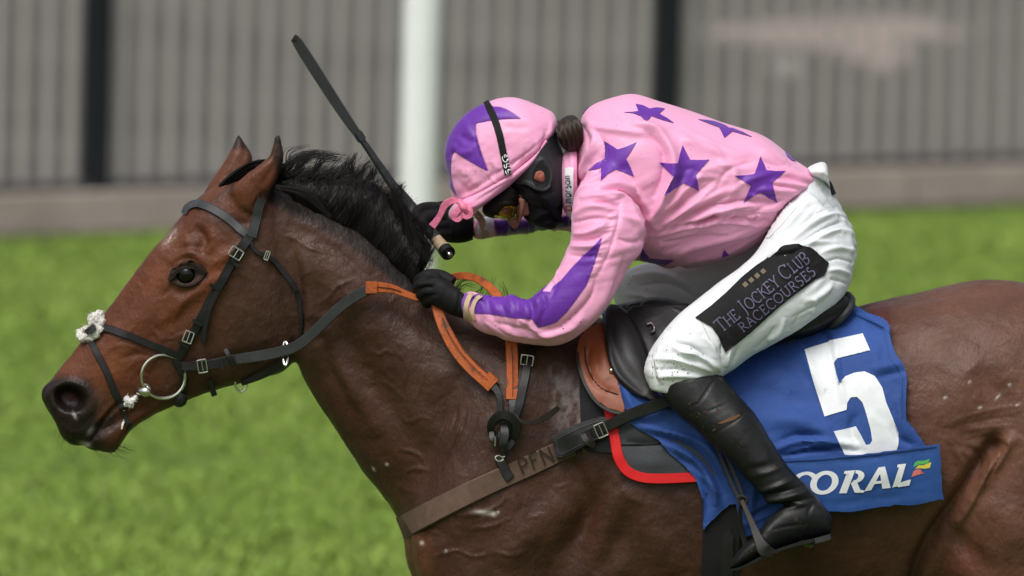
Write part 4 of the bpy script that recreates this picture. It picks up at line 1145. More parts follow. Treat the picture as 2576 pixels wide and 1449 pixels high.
# stroke letters -------------------------------------------------------------
def arc(cx, cy, rx, ry, a0, a1, n=8): return [(cx + rx * math.cos(math.radians(a0 + (a1 - a0) * k / n)), cy + ry * math.sin(math.radians(a0 + (a1 - a0) * k / n))) for k in range(n + 1)]
def sf(x, y, w_=.13): return [(x - w_, y), (x + w_, y)]
GL = {
    'T': (.80, [[(0, .97), (.8, .97)], [(.4, 1), (.4, 0)], sf(.4, .02), [(.02, 1), (.0, .84)], [(.78, 1), (.8, .84)]]),
    'H': (.86, [[(.12, 0), (.12, 1)], [(.74, 0), (.74, 1)], [(.12, .52), (.74, .52)], sf(.12, .02), sf(.12, .98), sf(.74, .02), sf(.74, .98)]),
    'E': (.66, [[(.12, 0), (.12, 1)], [(0, .98), (.56, .98)], [(.12, .52), (.48, .52)], [(0, .02), (.6, .02)], [(.56, 1), (.57, .82)], [(.6, 0), (.62, .2)]]),
    'J': (.42, [[(.26, 1), (.26, .05)] + arc(.10, .02, .16, .24, 0, -80, 4), sf(.26, .98)]),
    'O': (.95, [arc(.46, .5, .43, .5, 0, 360, 22)]), 'C': (.88, [arc(.48, .5, .44, .5, 48, 312, 18), [(.78, .95), (.79, .76)]]),
    'K': (.82, [[(.12, 0), (.12, 1)], [(.70, 1), (.16, .5)], [(.28, .6), (.78, 0)], sf(.12, .02), sf(.12, .98), sf(.7, .98, .1)]),
    'Y': (.78, [[(.06, 1), (.38, .48)], [(.72, 1), (.38, .48)], [(.38, .5), (.38, 0)], sf(.38, .02), sf(.07, .98, .1), sf(.71, .98, .1)]),
    'L': (.62, [[(.12, 0), (.12, 1)], [(0, .02), (.56, .02)], [(.56, 0), (.58, .2)], sf(.12, .98)]),
    'U': (.88, [[(.12, 1), (.12, .38)] + arc(.42, .36, .30, .36, 180, 360, 10) + [(.72, .38), (.72, 1)], sf(.12, .98), sf(.72, .98)]),
    'B': (.66, [[(.12, 0), (.12, 1)], [(0, .98)] + arc(.30, .76, .24, .22, 90, -90, 8) + [(.12, .54)], [(.12, .53)] + arc(.32, .27, .27, .26, 90, -90, 8) + [(0, .02)]]),
    'R': (.76, [[(.12, 0), (.12, 1)], [(0, .98)] + arc(.32, .74, .25, .24, 90, -90, 8) + [(.12, .5)], [(.32, .5), (.74, 0)], sf(.12, .02)]),
    'A': (.82, [[(.06, 0), (.40, 1)], [(.40, 1), (.76, 0)], [(.18, .36), (.62, .36)], sf(.07, .02, .1), sf(.75, .02, .1)]),
    'S': (.60, [arc(.30, .74, .24, .25, 40, 250, 10) + arc(.28, .26, .26, .26, 80, -140, 10)]),
    'P': (.60, [[(.08, 0), (.10, 1)], [(.10, .98)] + arc(.28, .74, .28, .25, 90, -90, 8) + [(.09, .48)]]),
    'F': (.58, [[(.08, 0), (.10, 1)], [(.10, .98), (.56, .98)], [(.09, .54), (.44, .54)]]), 'N': (.78, [[(.08, 0), (.08, 1)], [(.08, 1), (.62, 0)], [(.62, 0), (.64, 1)]]),
    'G': (.88, [arc(.48, .5, .44, .5, 50, 330, 18) + [(.86, .46)], [(.86, .46), (.55, .46)]]),
    'm': (.9, [[(.08, 0), (.08, .68)], [(.08, .45)] + arc(.25, .45, .17, .22, 180, 0, 6) + [(.42, 0)], [(.42, .45)] + arc(.59, .45, .17, .22, 180, 0, 6) + [(.76, 0)]]),
    'o': (.72, [arc(.34, .34, .30, .34, 0, 360, 16)]), 'r': (.48, [[(.08, 0), (.08, .68)], [(.08, .42)] + arc(.30, .42, .22, .24, 180, 60, 5)]),
    's': (.56, [arc(.28, .50, .20, .17, 40, 250, 8) + arc(.26, .17, .22, .17, 80, -140, 8)]), 'n': (.68, [[(.08, 0), (.08, .68)], [(.08, .42)] + arc(.31, .42, .23, .25, 180, 0, 7) + [(.54, 0)]]), ' ': (.38, []),
}
def writing(text, x, y, ang, cap, st, tr, off=.0012, small=None, track=1.0, wide=1.0):
    """Letters drawn in strokes along a line that starts at (x, y), ang degrees above the horizontal."""
    c, s = math.cos(math.radians(ang)), math.sin(math.radians(ang))
    out, pen = [], 0.0
    for i, ch in enumerate(text):
        sc = cap if (small is None or i in small) else cap * .80
        wd, lines = GL[ch]
        for ln in lines:
            q = np.array([(pen + u * sc * wide, v * sc) for u, v in ln])
            q = np.column_stack([x + q[:, 0] * c - q[:, 1] * s, y - q[:, 0] * s - q[:, 1] * c])
            if len(q) == 2: q = np.array([q[0] * (1 - t) + q[1] * t for t in np.linspace(0, 1, 4)])
            t = np.gradient(q, axis=0); t /= np.maximum(np.linalg.norm(t, axis=1, keepdims=True), 1e-9)
            nr = np.column_stack([-t[:, 1], t[:, 0]]) * st / 2
            out.append(([tuple(a) for a in q + nr], [tuple(a) for a in q - nr]))
        pen += (wd + .14) * sc * wide * track
    return flat(out, tr, off)
obj("inked_letters", writing("PFN", 1314, 1194, 24, 40, 4.2, HT, .0105, wide=1.05), M['ink'], bg, fix=False)

# bridle
br = thing("bridle", tuple(P(560, 750, -.09)), "black leather bridle with crossed noseband and steel ring bit on the horse's head", "bridle")
obj("browband", ribbon([(462, 538), (470, 522), (486, 513), (505, 513), (540, 528), (575, 551), (605, 577), (628, 594)], [14, 17, 19, 21, 21, 21, 21, 21], HT, .005, .004, n=6), M['greyleather'], br)
obj("headpiece", ribbon([(660, 500), (652, 520), (644, 556), (634, 596)], [24, 25, 25, 25], HT, .007, .005), M['greyleather'], br)
cp = obj("cheekpiece", ribbon([(630, 592), (616, 612), (590, 650), (560, 705), (535, 745), (508, 795), (485, 840), (466, 872), (446, 902)], [24, 25, 25, 25, 24, 22, 23, 24, 22], HT, .006, .005, n=6), M['leather'], br)
obj("strap_end", ribbon([(560, 712), (540, 745), (525, 780), (516, 820), (510, 864)], [15, 15, 14, 14, 13], HT, .013, .004), M['leather'], cp)
obj("strap_end", ribbon([(596, 640), (570, 690), (545, 735)], [17, 17, 17], HT, .012, .004), M['leather'], cp)
for (x, y, a) in ((588, 662, 32), (540, 722, 30), (497, 812, 30), (462, 868, 30)):
    c, s = math.cos(math.radians(a)), math.sin(math.radians(a))
    obj("keeper", ribbon([(x - 14 * c, y - 14 * s), (x, y), (x + 14 * c, y + 14 * s)], 9, HT, .015, .004), M['leather'], cp)
obj("buckle", buckle(594, 637, 32, 24, 32, HT, off=.014, rad=.0017), M['metal'], cp)
obj("buckle", buckle(474, 848, 22, 28, 20, HT, off=.016, rad=.0017), M['metal'], cp)
obj("throatlatch", ribbon([(628, 602), (640, 628), (660, 641), (690, 656), (715, 686), (735, 712), (748, 735), (755, 775), (757, 820), (748, 870)], [8, 9, 11, 13, 14, 14, 12, 10, 9, 8], HT, .006, .005, n=5), M['leather'], br)
obj("buckle", buckle(672, 643, 10, 22, 20, HT, off=.014, rad=.0014), M['metal'], br)
obj("keeper", ribbon([(738, 730), (752, 728)], 10, HT, .014, .004), M['leather'], br)
nb = obj("noseband", merge(ribbon([(232, 822), (262, 824), (300, 836), (345, 853), (390, 872), (425, 886), (446, 894)], 19, HT, .005, .004, n=6), ribbon([(222, 842), (232, 866), (250, 900), (270, 940), (288, 985), (300, 1010), (308, 1030)], [15, 17, 18, 18, 18, 17, 15], HT, .005, .004, n=6)), M['leather'], br)
def woolly(name, balls, m, par, amp=.0035, fib=240):
    k = Skin([ball(P(x, y, d), r * S * .9, 8) for x, y, d, r in balls], .0024, 3)
    k.noise(amp, 130, 3); k.noise(amp * .6, 300, 8)
    o = k.build(name, m, par)
    N = k.normals(); lk = []
    for i in nrs.randint(0, len(k.V), fib):
        p = k.V[i]; t = N[i] + nrs.normal(0, .5, 3)
        lk.append([p, p + t * .002, p + t * .0034 + nrs.normal(0, .0012, 3)])
    strands(lk, .0006, "fibres", m, o)["kind"] = "stuff"
    return o
woolly("noseband_pad", [(250, 795, -.012, 15), (240, 802, -.026, 15), (232, 812, -.034, 13), (256, 808, -.028, 12), (250, 826, -.036, 13), (238, 842, -.038, 13), (226, 850, -.032, 12), (212, 852, -.026, 14), (202, 846, -.016, 13), (204, 836, -.008, 13), (222, 828, -.02, 13), (230, 800, 0, 14), (215, 835, .012, 14)], M['wool'], nb)
obj("slot_loop", merge(ribbon([(216, 838), (228, 828), (238, 820)], 15, depth=[-.040, -.046, -.044], thick=.004), ribbon([(224, 838), (240, 826)], 6, depth=[-.050, -.050], thick=.003)), M['greyleather'], nb)
bd = float(hit(HT, 430, 945)[0][1]) - .012
rg = arc(411, 947, 55, 55, 0, 345, 23)
obj("bit_ring", wire(rg, .0036, depth=[bd + .006 * math.cos(math.radians(15 * i)) for i in range(24)], closed=True, n=2), M['metal'], br)
obj("bit_mouthpiece", merge(tube3([P(338, 982, -.035), P(352, 984, bd + .006), P(368, 986, bd - .002), P(378, 990, bd - .004)], [.004, .0085, .0115, .006], 12), wire([(362, 968), (374, 972), (376, 984), (364, 988)], .0032, depth=bd - .004, closed=True)), M['metal'], br)
woolly("mouth_froth", [(318, 1004, -.052, 10), (326, 1012, -.054, 11), (336, 1006, -.05, 9), (330, 1022, -.05, 8), (342, 998, -.05, 8), (316, 1018, -.05, 7)], M['foam'], br, .002, 60)
obj("curb_strap", ribbon([(440, 905), (455, 930), (464, 960), (461, 990), (452, 1016)], [19, 19, 17, 18, 20], HT, .006, .006), M['leather'], br)
obj("lower_strap", ribbon([(310, 1034), (318, 1056), (330, 1080)], [13, 13, 15], HT, .004, .007), M['leather'], br)
obj("chin_buckle", tube3([P(462, 990, -.045), P(455, 1008, -.042), P(446, 1016, -.03)], [.009, .013, .008], 10), M['leather'], br)
obj("jaw_strap", ribbon([(528, 955), (533, 975), (540, 996)], 15, depth=[-.05, -.045, -.04], thick=.006), M['leather'], br)
obj("drool", ribbon([(312, 1032), (315, 1050), (309, 1066), (306, 1080)], [7, 6, 6, 4], HT, .003, .004), M['foam'], br)

# martingale rings on the rein
mg = thing("martingale", tuple(P(680, 930, -.06)), "two steel martingale rings and a dark strip added for the shade under the horse's jaw", "martingale")
obj("strap", ribbon([(718, 908), (690, 928), (650, 948), (607, 964)], [16, 20, 18, 14], depth=[-.085, -.07, -.05, -.03], thick=.005), M['leather'], mg)  # no real strap: dark strip added for the shade between rein and jaw
obj("ring", wire(arc(718, 889, 6.5, 30, 0, 345, 15), .0026, depth=[-.092 - .012 * math.sin(math.radians(24 * i)) for i in range(16)], closed=True, n=2), M['metal'], mg)
obj("ring", wire([(592, 958), (593, 974), (604, 986), (617, 978), (623, 962)], .0024, depth=-.03), M['metal'], mg)

# reins
rn = thing("reins", tuple(P(900, 760, -.12)), "black leather reins with orange rubber grips from bit to gloved hand, knotted below", "reins")
rein_d = [-.078, -.082, -.088, -.094, -.100, -.108, -.115, -.122, -.128, -.130]
rs = obj("leather_rein", ribbon([(470, 922), (520, 918), (590, 905), (650, 896), (700, 886), (750, 868), (800, 826), (845, 782), (890, 748), (930, 727)], [23, 24, 26, 28, 28, 27, 27, 27, 27, 26], depth=rein_d, thick=.0045, n=6), M['greyleather'], rn)
obj("rein_billet", ribbon([(457, 921), (500, 921), (550, 915), (592, 905)], [22, 23, 22, 20], depth=[-.080, -.089, -.095, -.094], thick=.004), M['leather'], rn)
obj("buckle", buckle(509, 921, 22, 32, -10, depth=-.098, rad=.0017), M['metal'], rn)
obj("keeper", merge(ribbon([(566, 878), (576, 896), (586, 920)], 12, depth=[-.098, -.104, -.100], thick=.004), ribbon([(556, 900), (560, 928)], 9, depth=[-.102, -.102], thick=.003)), M['leather'], rn)
obj("rubber_grip", merge(ribbon([(924, 725), (955, 723), (990, 728), (1020, 739), (1050, 748), (1078, 742)], [28, 27, 22, 17, 17, 20], depth=[-.133, -.134, -.135, -.138, -.142, -.146], thick=.006, n=6), ribbon([(920, 724), (948, 724)], 32, depth=[-.138, -.139], thick=.007)), M['orange'], rn)
obj("stitching", ribbon([(950, 722), (985, 726), (1010, 734)], 2, depth=[-.1385, -.140, -.142], thick=.001), M['stitch'], rn)
obj("rubber_grip", merge(ribbon([(1094, 752), (1104, 790), (1122, 834), (1150, 884), (1190, 930), (1234, 968)], [24, 28, 32, 33, 33, 33], depth=[-.142, -.160, -.172, -.182, -.196, -.210], thick=.006, n=7), ribbon([(1218, 950), (1240, 970)], 42, depth=[-.210, -.214], thick=.008)), M['orange'], rn)
obj("stitching", ribbon([(1112, 800), (1128, 838), (1158, 886), (1194, 926), (1226, 956)], 1.8, depth=[-.170, -.181, -.192, -.205, -.2165], thick=.001), M['stitch'], rn)
obj("rubber_grip", merge(ribbon([(1112, 712), (1140, 697), (1168, 694), (1204, 703), (1236, 727), (1262, 760), (1280, 810), (1287, 870), (1289, 930), (1289, 1002)], [17, 18, 19, 20, 22, 24, 28, 31, 32, 32], depth=[-.09, -.05, -.035, -.06, -.10, -.140, -.165, -.182, -.196, -.212], thick=.006, n=7), ribbon([(1288, 978), (1288, 1004)], 34, depth=[-.213, -.218], thick=.008)), M['orange'], rn)
obj("stitching", ribbon([(1287, 870), (1290, 920), (1290, 996)], 2, depth=[-.191, -.205, -.2215], thick=.001), M['stitch'], rn)
kn = obj("knotted_end", merge(
    ribbon([(1240, 970), (1254, 990), (1258, 1020), (1256, 1050)], [20, 17, 15, 17], depth=[-.213, -.222, -.228, -.232], thick=.005),
    ribbon([(1290, 1000), (1292, 1022), (1288, 1044), (1280, 1062)], [26, 25, 24, 24], depth=[-.216, -.226, -.232, -.236], thick=.005),
    ribbon([(1240, 1098), (1234, 1078), (1242, 1056), (1262, 1044), (1284, 1050), (1298, 1070), (1296, 1096), (1284, 1112)], [17, 20, 22, 23, 24, 22, 20, 17], depth=[-.236, -.245, -.256, -.262, -.262, -.256, -.246, -.236], thick=.007, n=6),
    ribbon([(1246, 1066), (1262, 1056), (1278, 1064), (1284, 1084)], 10, depth=[-.245, -.248, -.248, -.244], thick=.006),
    ribbon([(1266, 1064), (1270, 1090), (1266, 1118), (1276, 1126), (1292, 1108)], [20, 23, 24, 20, 14], depth=[-.246, -.258, -.262, -.256, -.242], thick=.006),
    ribbon([(1236, 1086), (1240, 1104), (1254, 1100), (1262, 1084)], [13, 17, 15, 12], depth=[-.242, -.252, -.256, -.250], thick=.006)), M['leather'], rn)
obj("loose_tail", ribbon([(1294, 1042), (1308, 1058), (1334, 1064), (1366, 1054), (1392, 1036), (1406, 1024)], [9, 10, 12, 15, 15, 11], depth=[-.240, -.246, -.250, -.254, -.256, -.258], thick=.004, n=6), M['brownleather'], kn)
obj("pin", wire([(1246, 1098), (1246, 1112), (1245, 1122)], .0019, depth=-.266), M['metal'], kn)

# ------------------------------------------------------------------ the jockey
jk = thing("person", tuple(P(1850, 900, 0)), "jockey in pink silks with purple stars crouching low over the saddle", "person")
TOR = [(1458, 318, 1436, 500, .022, 0), (1466, 288, 1446, 530, .060, 0), (1490, 264, 1465, 580, .118, 0), (1540, 246, 1510, 625, .165, 0), (1594, 236, 1556, 648, .183, 0), (1660, 255, 1615, 658, .190, 0), (1744, 281, 1690, 671, .185, 0), (1830, 311, 1770, 668, .175, 0),
       (1927, 344, 1868, 635, .165, 0), (2000, 403, 1918, 602, .152, 0), (2042, 430, 1955, 545, .138, 0), (2062, 452, 1990, 505, .115, 0)]
ARM = [(1500, 400, 1600, 420, .05, -.12), (1450, 480, 1602, 490, .068, -.165), (1438, 540, 1622, 556, .076, -.190), (1436, 600, 1618, 620, .074, -.205), (1414, 654, 1586, 668, .068, -.217), (1396, 692, 1560, 716, .064, -.226), (1372, 727, 1528, 772, .062, -.232), (1346, 744, 1478, 826, .060, -.232), (1318, 752, 1408, 868, .057, -.225),
       (1288, 741, 1322, 866, .052, -.212), (1262, 745, 1258, 850, .047, -.198), (1213, 740, 1208, 833, .043, -.182), (1182, 731, 1180, 812, .039, -.170), (1160, 742, 1160, 800, .032, -.164)]
FARM = [(1560, 380, 1600, 560, .08, .10), (1500, 420, 1530, 590, .075, .17), (1440, 490, 1440, 585, .06, .20), (1372, 520, 1374, 580, .050, .205), (1300, 536, 1300, 593, .045, .19), (1246, 544, 1242, 597, .041, .165), (1205, 544, 1200, 602, .038, .145), (1192, 556, 1190, 596, .03, .14)]
PEL = [(2062, 425, 1935, 560, .118, 0), (2088, 470, 1910, 640, .150, 0), (2122, 530, 1890, 690, .172, 0), (2148, 590, 1890, 740, .178, 0), (2152, 650, 1900, 780, .165, 0), (2128, 720, 1930, 790, .13, 0)]
THI = [(2020, 470, 2140, 580, .070, -.085), (1960, 540, 2155, 650, .085, -.125), (1905, 628, 2128, 738, .090, -.17), (1866, 668, 2082, 780, .088, -.20), (1824, 698, 2026, 817, .084, -.225), (1777, 735, 1946, 866, .078, -.25), (1722, 778, 1890, 897, .073, -.27), (1682, 818, 1852, 925, .070, -.285), (1648, 862, 1822, 944, .067, -.295), (1626, 905, 1800, 960, .062, -.302), (1622, 940, 1780, 975, .056, -.306), (1636, 980, 1730, 1000, .04, -.308)]
FTHI = [(2020, 470, 2140, 580, .07, .085), (1940, 560, 2100, 690, .085, .13), (1830, 620, 1980, 760, .085, .18), (1700, 650, 1830, 790, .08, .22), (1600, 668, 1720, 830, .075, .25), (1545, 710, 1650, 860, .068, .27), (1548, 780, 1630, 900, .05, .28)]
SHIN = [(1648, 965, 1812, 940, .052, -.312), (1692, 1032, 1852, 988, .054, -.328), (1746, 1078, 1892, 1032, .055, -.344), (1790, 1118, 1922, 1076, .054, -.356), (1836, 1160, 1956, 1132, .051, -.366), (1880, 1208, 1988, 1180, .048, -.374), (1912, 1244, 2034, 1226, .046, -.380), (1928, 1268, 2070, 1268, .045, -.382)]
FOOT = [(2094, 1302, 2092, 1340, .028, -.378), (2076, 1276, 2082, 1350, .040, -.380), (2040, 1250, 2046, 1357, .044, -.382), (1985, 1268, 2002, 1368, .045, -.386), (1936, 1300, 1962, 1381, .046, -.390), (1902, 1344, 1928, 1394, .047, -.394), (1872, 1368, 1892, 1414, .044, -.397), (1848, 1400, 1862, 1428, .034, -.400), (1833, 1421, 1838, 1432, .016, -.400)]
def inner(st, k=.84): return loft(st, 4, 20, 2.0, k)
# head under the helmet: skull, jaw, nose
HEAD = [loft([(1210, 380, 1255, 490, .04, 0), (1240, 325, 1290, 530, .060, 0), (1290, 300, 1330, 545, .066, 0), (1335, 310, 1368, 545, .062, 0), (1370, 340, 1385, 510, .045, 0)], 5, 24, 2.2),
        loft([(1262, 520, 1290, 500, .016, 0), (1272, 545, 1306, 540, .019, 0), (1280, 562, 1310, 556, .020, 0), (1287, 574, 1305, 570, .014, 0), (1292, 578, 1299, 577, .006, 0)], 4, 16), loft([(1268, 500, 1340, 480, .062, 0), (1296, 545, 1350, 540, .05, 0)], 4, 20), loft([(1375, 400, 1375, 530, .048, 0), (1440, 360, 1440, 490, .05, 0), (1500, 330, 1500, 540, .08, 0)], 4, 20)]
def hand(st): return loft(st, 4, 16, 2.1)
BODY = Skin([inner(TOR, .78), inner(ARM, .72), inner(FARM, .74), inner(PEL, .74), inner(THI, .76), inner(FTHI, .76), inner(SHIN, .82), inner(FOOT, .8), loft([(1640, 780, 1540, 800, .04, .28), (1720, 950, 1610, 980, .045, .31), (1900, 1200, 1800, 1230, .038, .33), (1960, 1290, 1880, 1310, .04, .34), (1880, 1400, 1850, 1380, .03, .34)], 4, 18),
             hand([(1175, 745, 1172, 800, .026, -.163), (1140, 722, 1128, 784, .026, -.156), (1100, 700, 1080, 756, .026, -.148), (1070, 696, 1060, 735, .02, -.14)]), hand([(1195, 556, 1190, 598, .026, .14), (1150, 535, 1150, 600, .028, .125), (1100, 528, 1095, 590, .028, .115), (1065, 530, 1062, 570, .02, .11)])] + HEAD, .0046, 6)
bx = BODY.px()
BODY.V = BODY.V - BODY.normals() * (.007 * (1 - soft(bx, [(1240, 480), (1330, 480), (1330, 600), (1240, 600)], 20)))[:, None]
BODY.build("body", M['skin'], jk)

# silks ----------------------------------------------------------------------
J = Skin([loft(TOR, 6, 44, 2.15), loft(ARM, 6, 32, 2.1), loft(FARM, 6, 28)], .0027, 9)
X = J.px()
am = soft(X, [(1440, 480), (1600, 470), (1640, 560), (1630, 600), (1560, 720), (1420, 880), (1150, 820), (1150, 720), (1300, 730), (1430, 600)], 12)
J.smooth(22, .5, 1 - am)
W = []
def fan(lines, n, jit, wd, amp, kind='g'):
    for _ in range(n):
        ln = rnd.choice(lines); k = [(x + rnd.uniform(-jit, jit), y + rnd.uniform(-jit, jit)) for x, y in ln]
        W.append((k, rnd.uniform(*wd), rnd.uniform(*amp) * rnd.choice((1, 1, -1)), kind))
# armhole: sleeve set into the body
W += [([(1500, 478), (1555, 474), (1590, 492), (1615, 525), (1630, 582), (1618, 625)], 7, -.008), ([(1490, 470), (1556, 462), (1600, 484), (1628, 520), (1644, 578)], 8, .005), ([(1500, 492), (1550, 488), (1580, 505), (1600, 545), (1612, 590)], 9, .006)]
# the fold of slack cloth behind the shoulder
W += [([(1590, 300), (1650, 330), (1690, 390), (1690, 450), (1660, 520), (1630, 570)], 16, .010), ([(1620, 330), (1665, 370), (1670, 430), (1645, 500)], 15, -.009), ([(1470, 300), (1500, 320), (1560, 330), (1640, 340)], 9, .006), ([(1478, 318), (1500, 350), (1480, 400), (1450, 440)], 10, .008), ([(1500, 330), (1520, 380), (1490, 440), (1452, 480)], 10, -.007), ([(1446, 300), (1470, 330), (1480, 380)], 8, -.007)]
# pulls from the armpit towards the waist
for (a, b, c, wd_, am_) in (((1645, 560), (1700, 500), (1770, 440), 8, .006), ((1650, 566), (1720, 510), (1800, 450), 6, -.005), ((1660, 568), (1750, 515), (1850, 470), 8, .006), ((1690, 566), (1790, 520), (1900, 500), 7, -.005), ((1720, 560), (1820, 530), (1920, 512), 8, .006), ((1760, 556), (1850, 530), (1950, 515), 6, -.005), ((1800, 548), (1880, 528), (1960, 520), 6, .0055), ((1850, 545), (1910, 525), (1975, 505), 5, -.004), ((1652, 558), (1690, 500), (1720, 440), 6, -.004), ((1640, 548), (1670, 490), (1700, 430), 7, .004)):
    W.append(([a, b, c], wd_ * rnd.uniform(.8, 1.2), am_, 'g')); W.append(([(a[0] + 14, a[1] + 6), (b[0] + 12, b[1] + 10), (c[0] + 6, c[1] + 14)], wd_ * .6, -am_ * .7, 'g'))
# side seam, gathered
W += [([(1640, 590), (1700, 572), (1760, 556), (1840, 548), (1900, 556), (1950, 556)], 5, -.006), ([(1645, 600), (1700, 582), (1760, 566), (1840, 560), (1900, 566), (1945, 568)], 5, .004)]
for t in np.linspace(0, 1, 34):
    x = 1650 + 290 * t; y = 590 - 38 * math.sin(t * 2.2) ; W.append(([(x - 6, y + rnd.uniform(6, 14)), (x + 8, y - rnd.uniform(8, 20))], 3.2, rnd.choice((-1, 1)) * .0026, 'g'))
# waist gathers and belly
for t in np.linspace(0, 1, 16):
    x0, y0 = 2058 - 92 * t, 456 + 55 * t; W.append(([(x0, y0), (x0 - 34 - 20 * t, y0 - 12 + 14 * t), (x0 - 80 - 40 * t, y0 - 26 + 30 * t)], 5, rnd.choice((-1, 1)) * .004, 'g'))
W += [([(1640, 640), (1720, 628), (1820, 600), (1910, 580)], 18, .006), ([(1660, 610), (1740, 600), (1830, 590)], 12, -.005), ([(1700, 660), (1800, 640), (1890, 605)], 10, .006), ([(1700, 640), (1790, 622), (1880, 596)], 8, -.004), ([(1830, 400), (1850, 440), (1840, 490)], 12, .004), ([(1830, 500), (1870, 460), (1960, 430)], 8, .004), ([(1800, 480), (1830, 430), (1900, 405)], 9, -.0035)]
fan([[(1700, 330), (1780, 380), (1860, 420)], [(1560, 300), (1620, 320), (1680, 330)], [(1900, 380), (1950, 410), (2000, 440)], [(1740, 430), (1800, 440), (1880, 430)], [(1690, 480), (1740, 450), (1790, 430)]], 22, 26, (6, 12), (.0015, .0035))
# upper sleeve: wrinkles across, seam down it
W += [([(1560, 500), (1555, 560), (1530, 640), (1500, 700)], 5, -.004)]
for t in np.linspace(0, 1, 22):
    x = 1560 - 75 * t; y = 490 + 220 * t; W.append(([(x - 14, y + 4), (x + 14, y - rnd.uniform(0, 8))], 3.2, rnd.choice((-1, 1)) * .0028, 'g'))
for (q, wd_, am_) in (([(1440, 540), (1490, 520), (1545, 530)], 8, .006), ([(1440, 560), (1490, 548), (1540, 552)], 6, -.005), ([(1438, 590), (1480, 585), (1530, 560)], 8, .006), ([(1438, 606), (1485, 604), (1535, 585)], 5, -.005), ([(1432, 620), (1475, 622), (1520, 612)], 8, .007), ([(1425, 640), (1470, 645), (1510, 640)], 6, -.006), ([(1460, 500), (1500, 495), (1550, 502)], 6, .005), ([(1470, 515), (1520, 508), (1570, 525)], 5, -.005), ([(1445, 490), (1470, 470), (1520, 440)], 8, .007), ([(1442, 470), (1480, 440), (1530, 425)], 7, -.006), ([(1560, 540), (1600, 560), (1622, 600)], 8, .005), ([(1550, 600), (1590, 610), (1615, 600)], 7, -.004),
                     ([(1540, 670), (1530, 730), (1480, 800), (1420, 845)], 16, .006), ([(1500, 690), (1490, 740), (1450, 790), (1400, 830)], 10, -.006), ([(1570, 640), (1560, 690), (1530, 750)], 9, -.005),
                     ([(1405, 690), (1395, 730), (1380, 760)], 6, -.006), ([(1390, 700), (1370, 735), (1350, 770)], 8, .008), ([(1365, 738), (1372, 770), (1366, 800)], 6, -.009), ([(1350, 745), (1356, 780), (1350, 812)], 7, .008), ([(1335, 750), (1340, 785), (1332, 812)], 5, -.008), ([(1320, 755), (1326, 790), (1318, 820)], 7, .006), ([(1296, 745), (1305, 785), (1302, 815)], 6, -.006), ([(1280, 746), (1290, 790), (1290, 830)], 7, .005),
                     ([(1260, 750), (1272, 790), (1276, 835)], 6, -.005), ([(1240, 748), (1250, 780), (1256, 815)], 6, .005), ([(1222, 745), (1232, 775), (1240, 805)], 5, -.0045), ([(1205, 742), (1215, 770), (1222, 800)], 5, .0045),
                     ([(1200, 800), (1260, 830), (1330, 850), (1400, 850)], 10, .006), ([(1240, 810), (1300, 825), (1360, 835), (1420, 820)], 8, -.006), ([(1330, 825), (1380, 840), (1430, 825), (1470, 790)], 8, .007), ([(1215, 800), (1290, 846), (1380, 862)], 7, -.005), ([(1300, 800), (1330, 815), (1360, 840), (1400, 846)], 6, .006),
                     ([(1395, 660), (1402, 690), (1388, 712)], 5, .006), ([(1380, 700), (1392, 715), (1372, 740)], 4, -.005)):
    W.append((q, wd_, am_ * (.55 if max(p_[0] for p_ in q) < 1425 else 1.05), 'g'))
# far sleeve
for x in range(1215, 1420, 17): W.append(([(x, 545 - (x - 1215) * .1), (x + 8, 570), (x + 4, 598)], 6, rnd.choice((-1, 1)) * .005, 'g'))
J.strokes([(a[0], a[1] * (.85 if a[2] > 0 else .62), a[2] * (1.5 if a[2] > 0 else 1.9), 'g' if a[2] > 0 else 'r') for a in W])
J.noise(.0009, 20, 6)
X = J.px()
low = np.clip((X[:, 1] - (330 + (X[:, 0] - 1600) * .30)) / 170, 0, 1) * (1 - am)
upper = am * np.clip((X[:, 0] - 1370) / 60, 0, 1) * np.clip((735 - X[:, 1]) / 60, 0, 1)
lower = am * np.clip((1400 - X[:, 0]) / 60, 0, 1)
J.creases(33, 5, 44, .0034, low, 3)
J.creases(16, 9, 48, .0020, upper, 8)
J.creases(-55, 9, 52, .0024, lower, 11)
J.smooth(3, .5)
X = J.px()
PINK = (.86, .375, .595); PUR = (.115, .020, .32)
J.color(PINK)
panel = [(1513, 600), (1504, 632), (1490, 676), (1474, 718), (1448, 754), (1425, 784), (1399, 810), (1376, 818), (1354, 823), (1346, 812), (1340, 803), (1318, 800), (1295, 800), (1262, 794), (1229, 789), (1190, 787), (1184, 770), (1186, 752), (1196, 742), (1213, 738), (1262, 740), (1288, 734), (1318, 750), (1340, 744), (1366, 734), (1386, 736), (1392, 722), (1412, 706), (1424, 692), (1441, 672), (1455, 658), (1468, 644), (1492, 622)]
J.paint(soft(X, panel, 3) * (J.V[:, 1] < 0), PUR)
J.paint(soft(X, [(1150, 748), (1165, 735), (1184, 742), (1176, 770), (1160, 790)], 3) * .9 * (J.V[:, 1] < 0), PUR)
J.paint(soft(X, [(1245, 556), (1300, 553), (1340, 560), (1430, 545), (1440, 565), (1380, 577), (1350, 588), (1320, 583), (1250, 592)], 5) * (J.V[:, 1] > .1), (.09, .016, .26))
J.build("silks", M['silk'], jk)
silks = bpy.data.objects["silks"]
JT = J.tree()
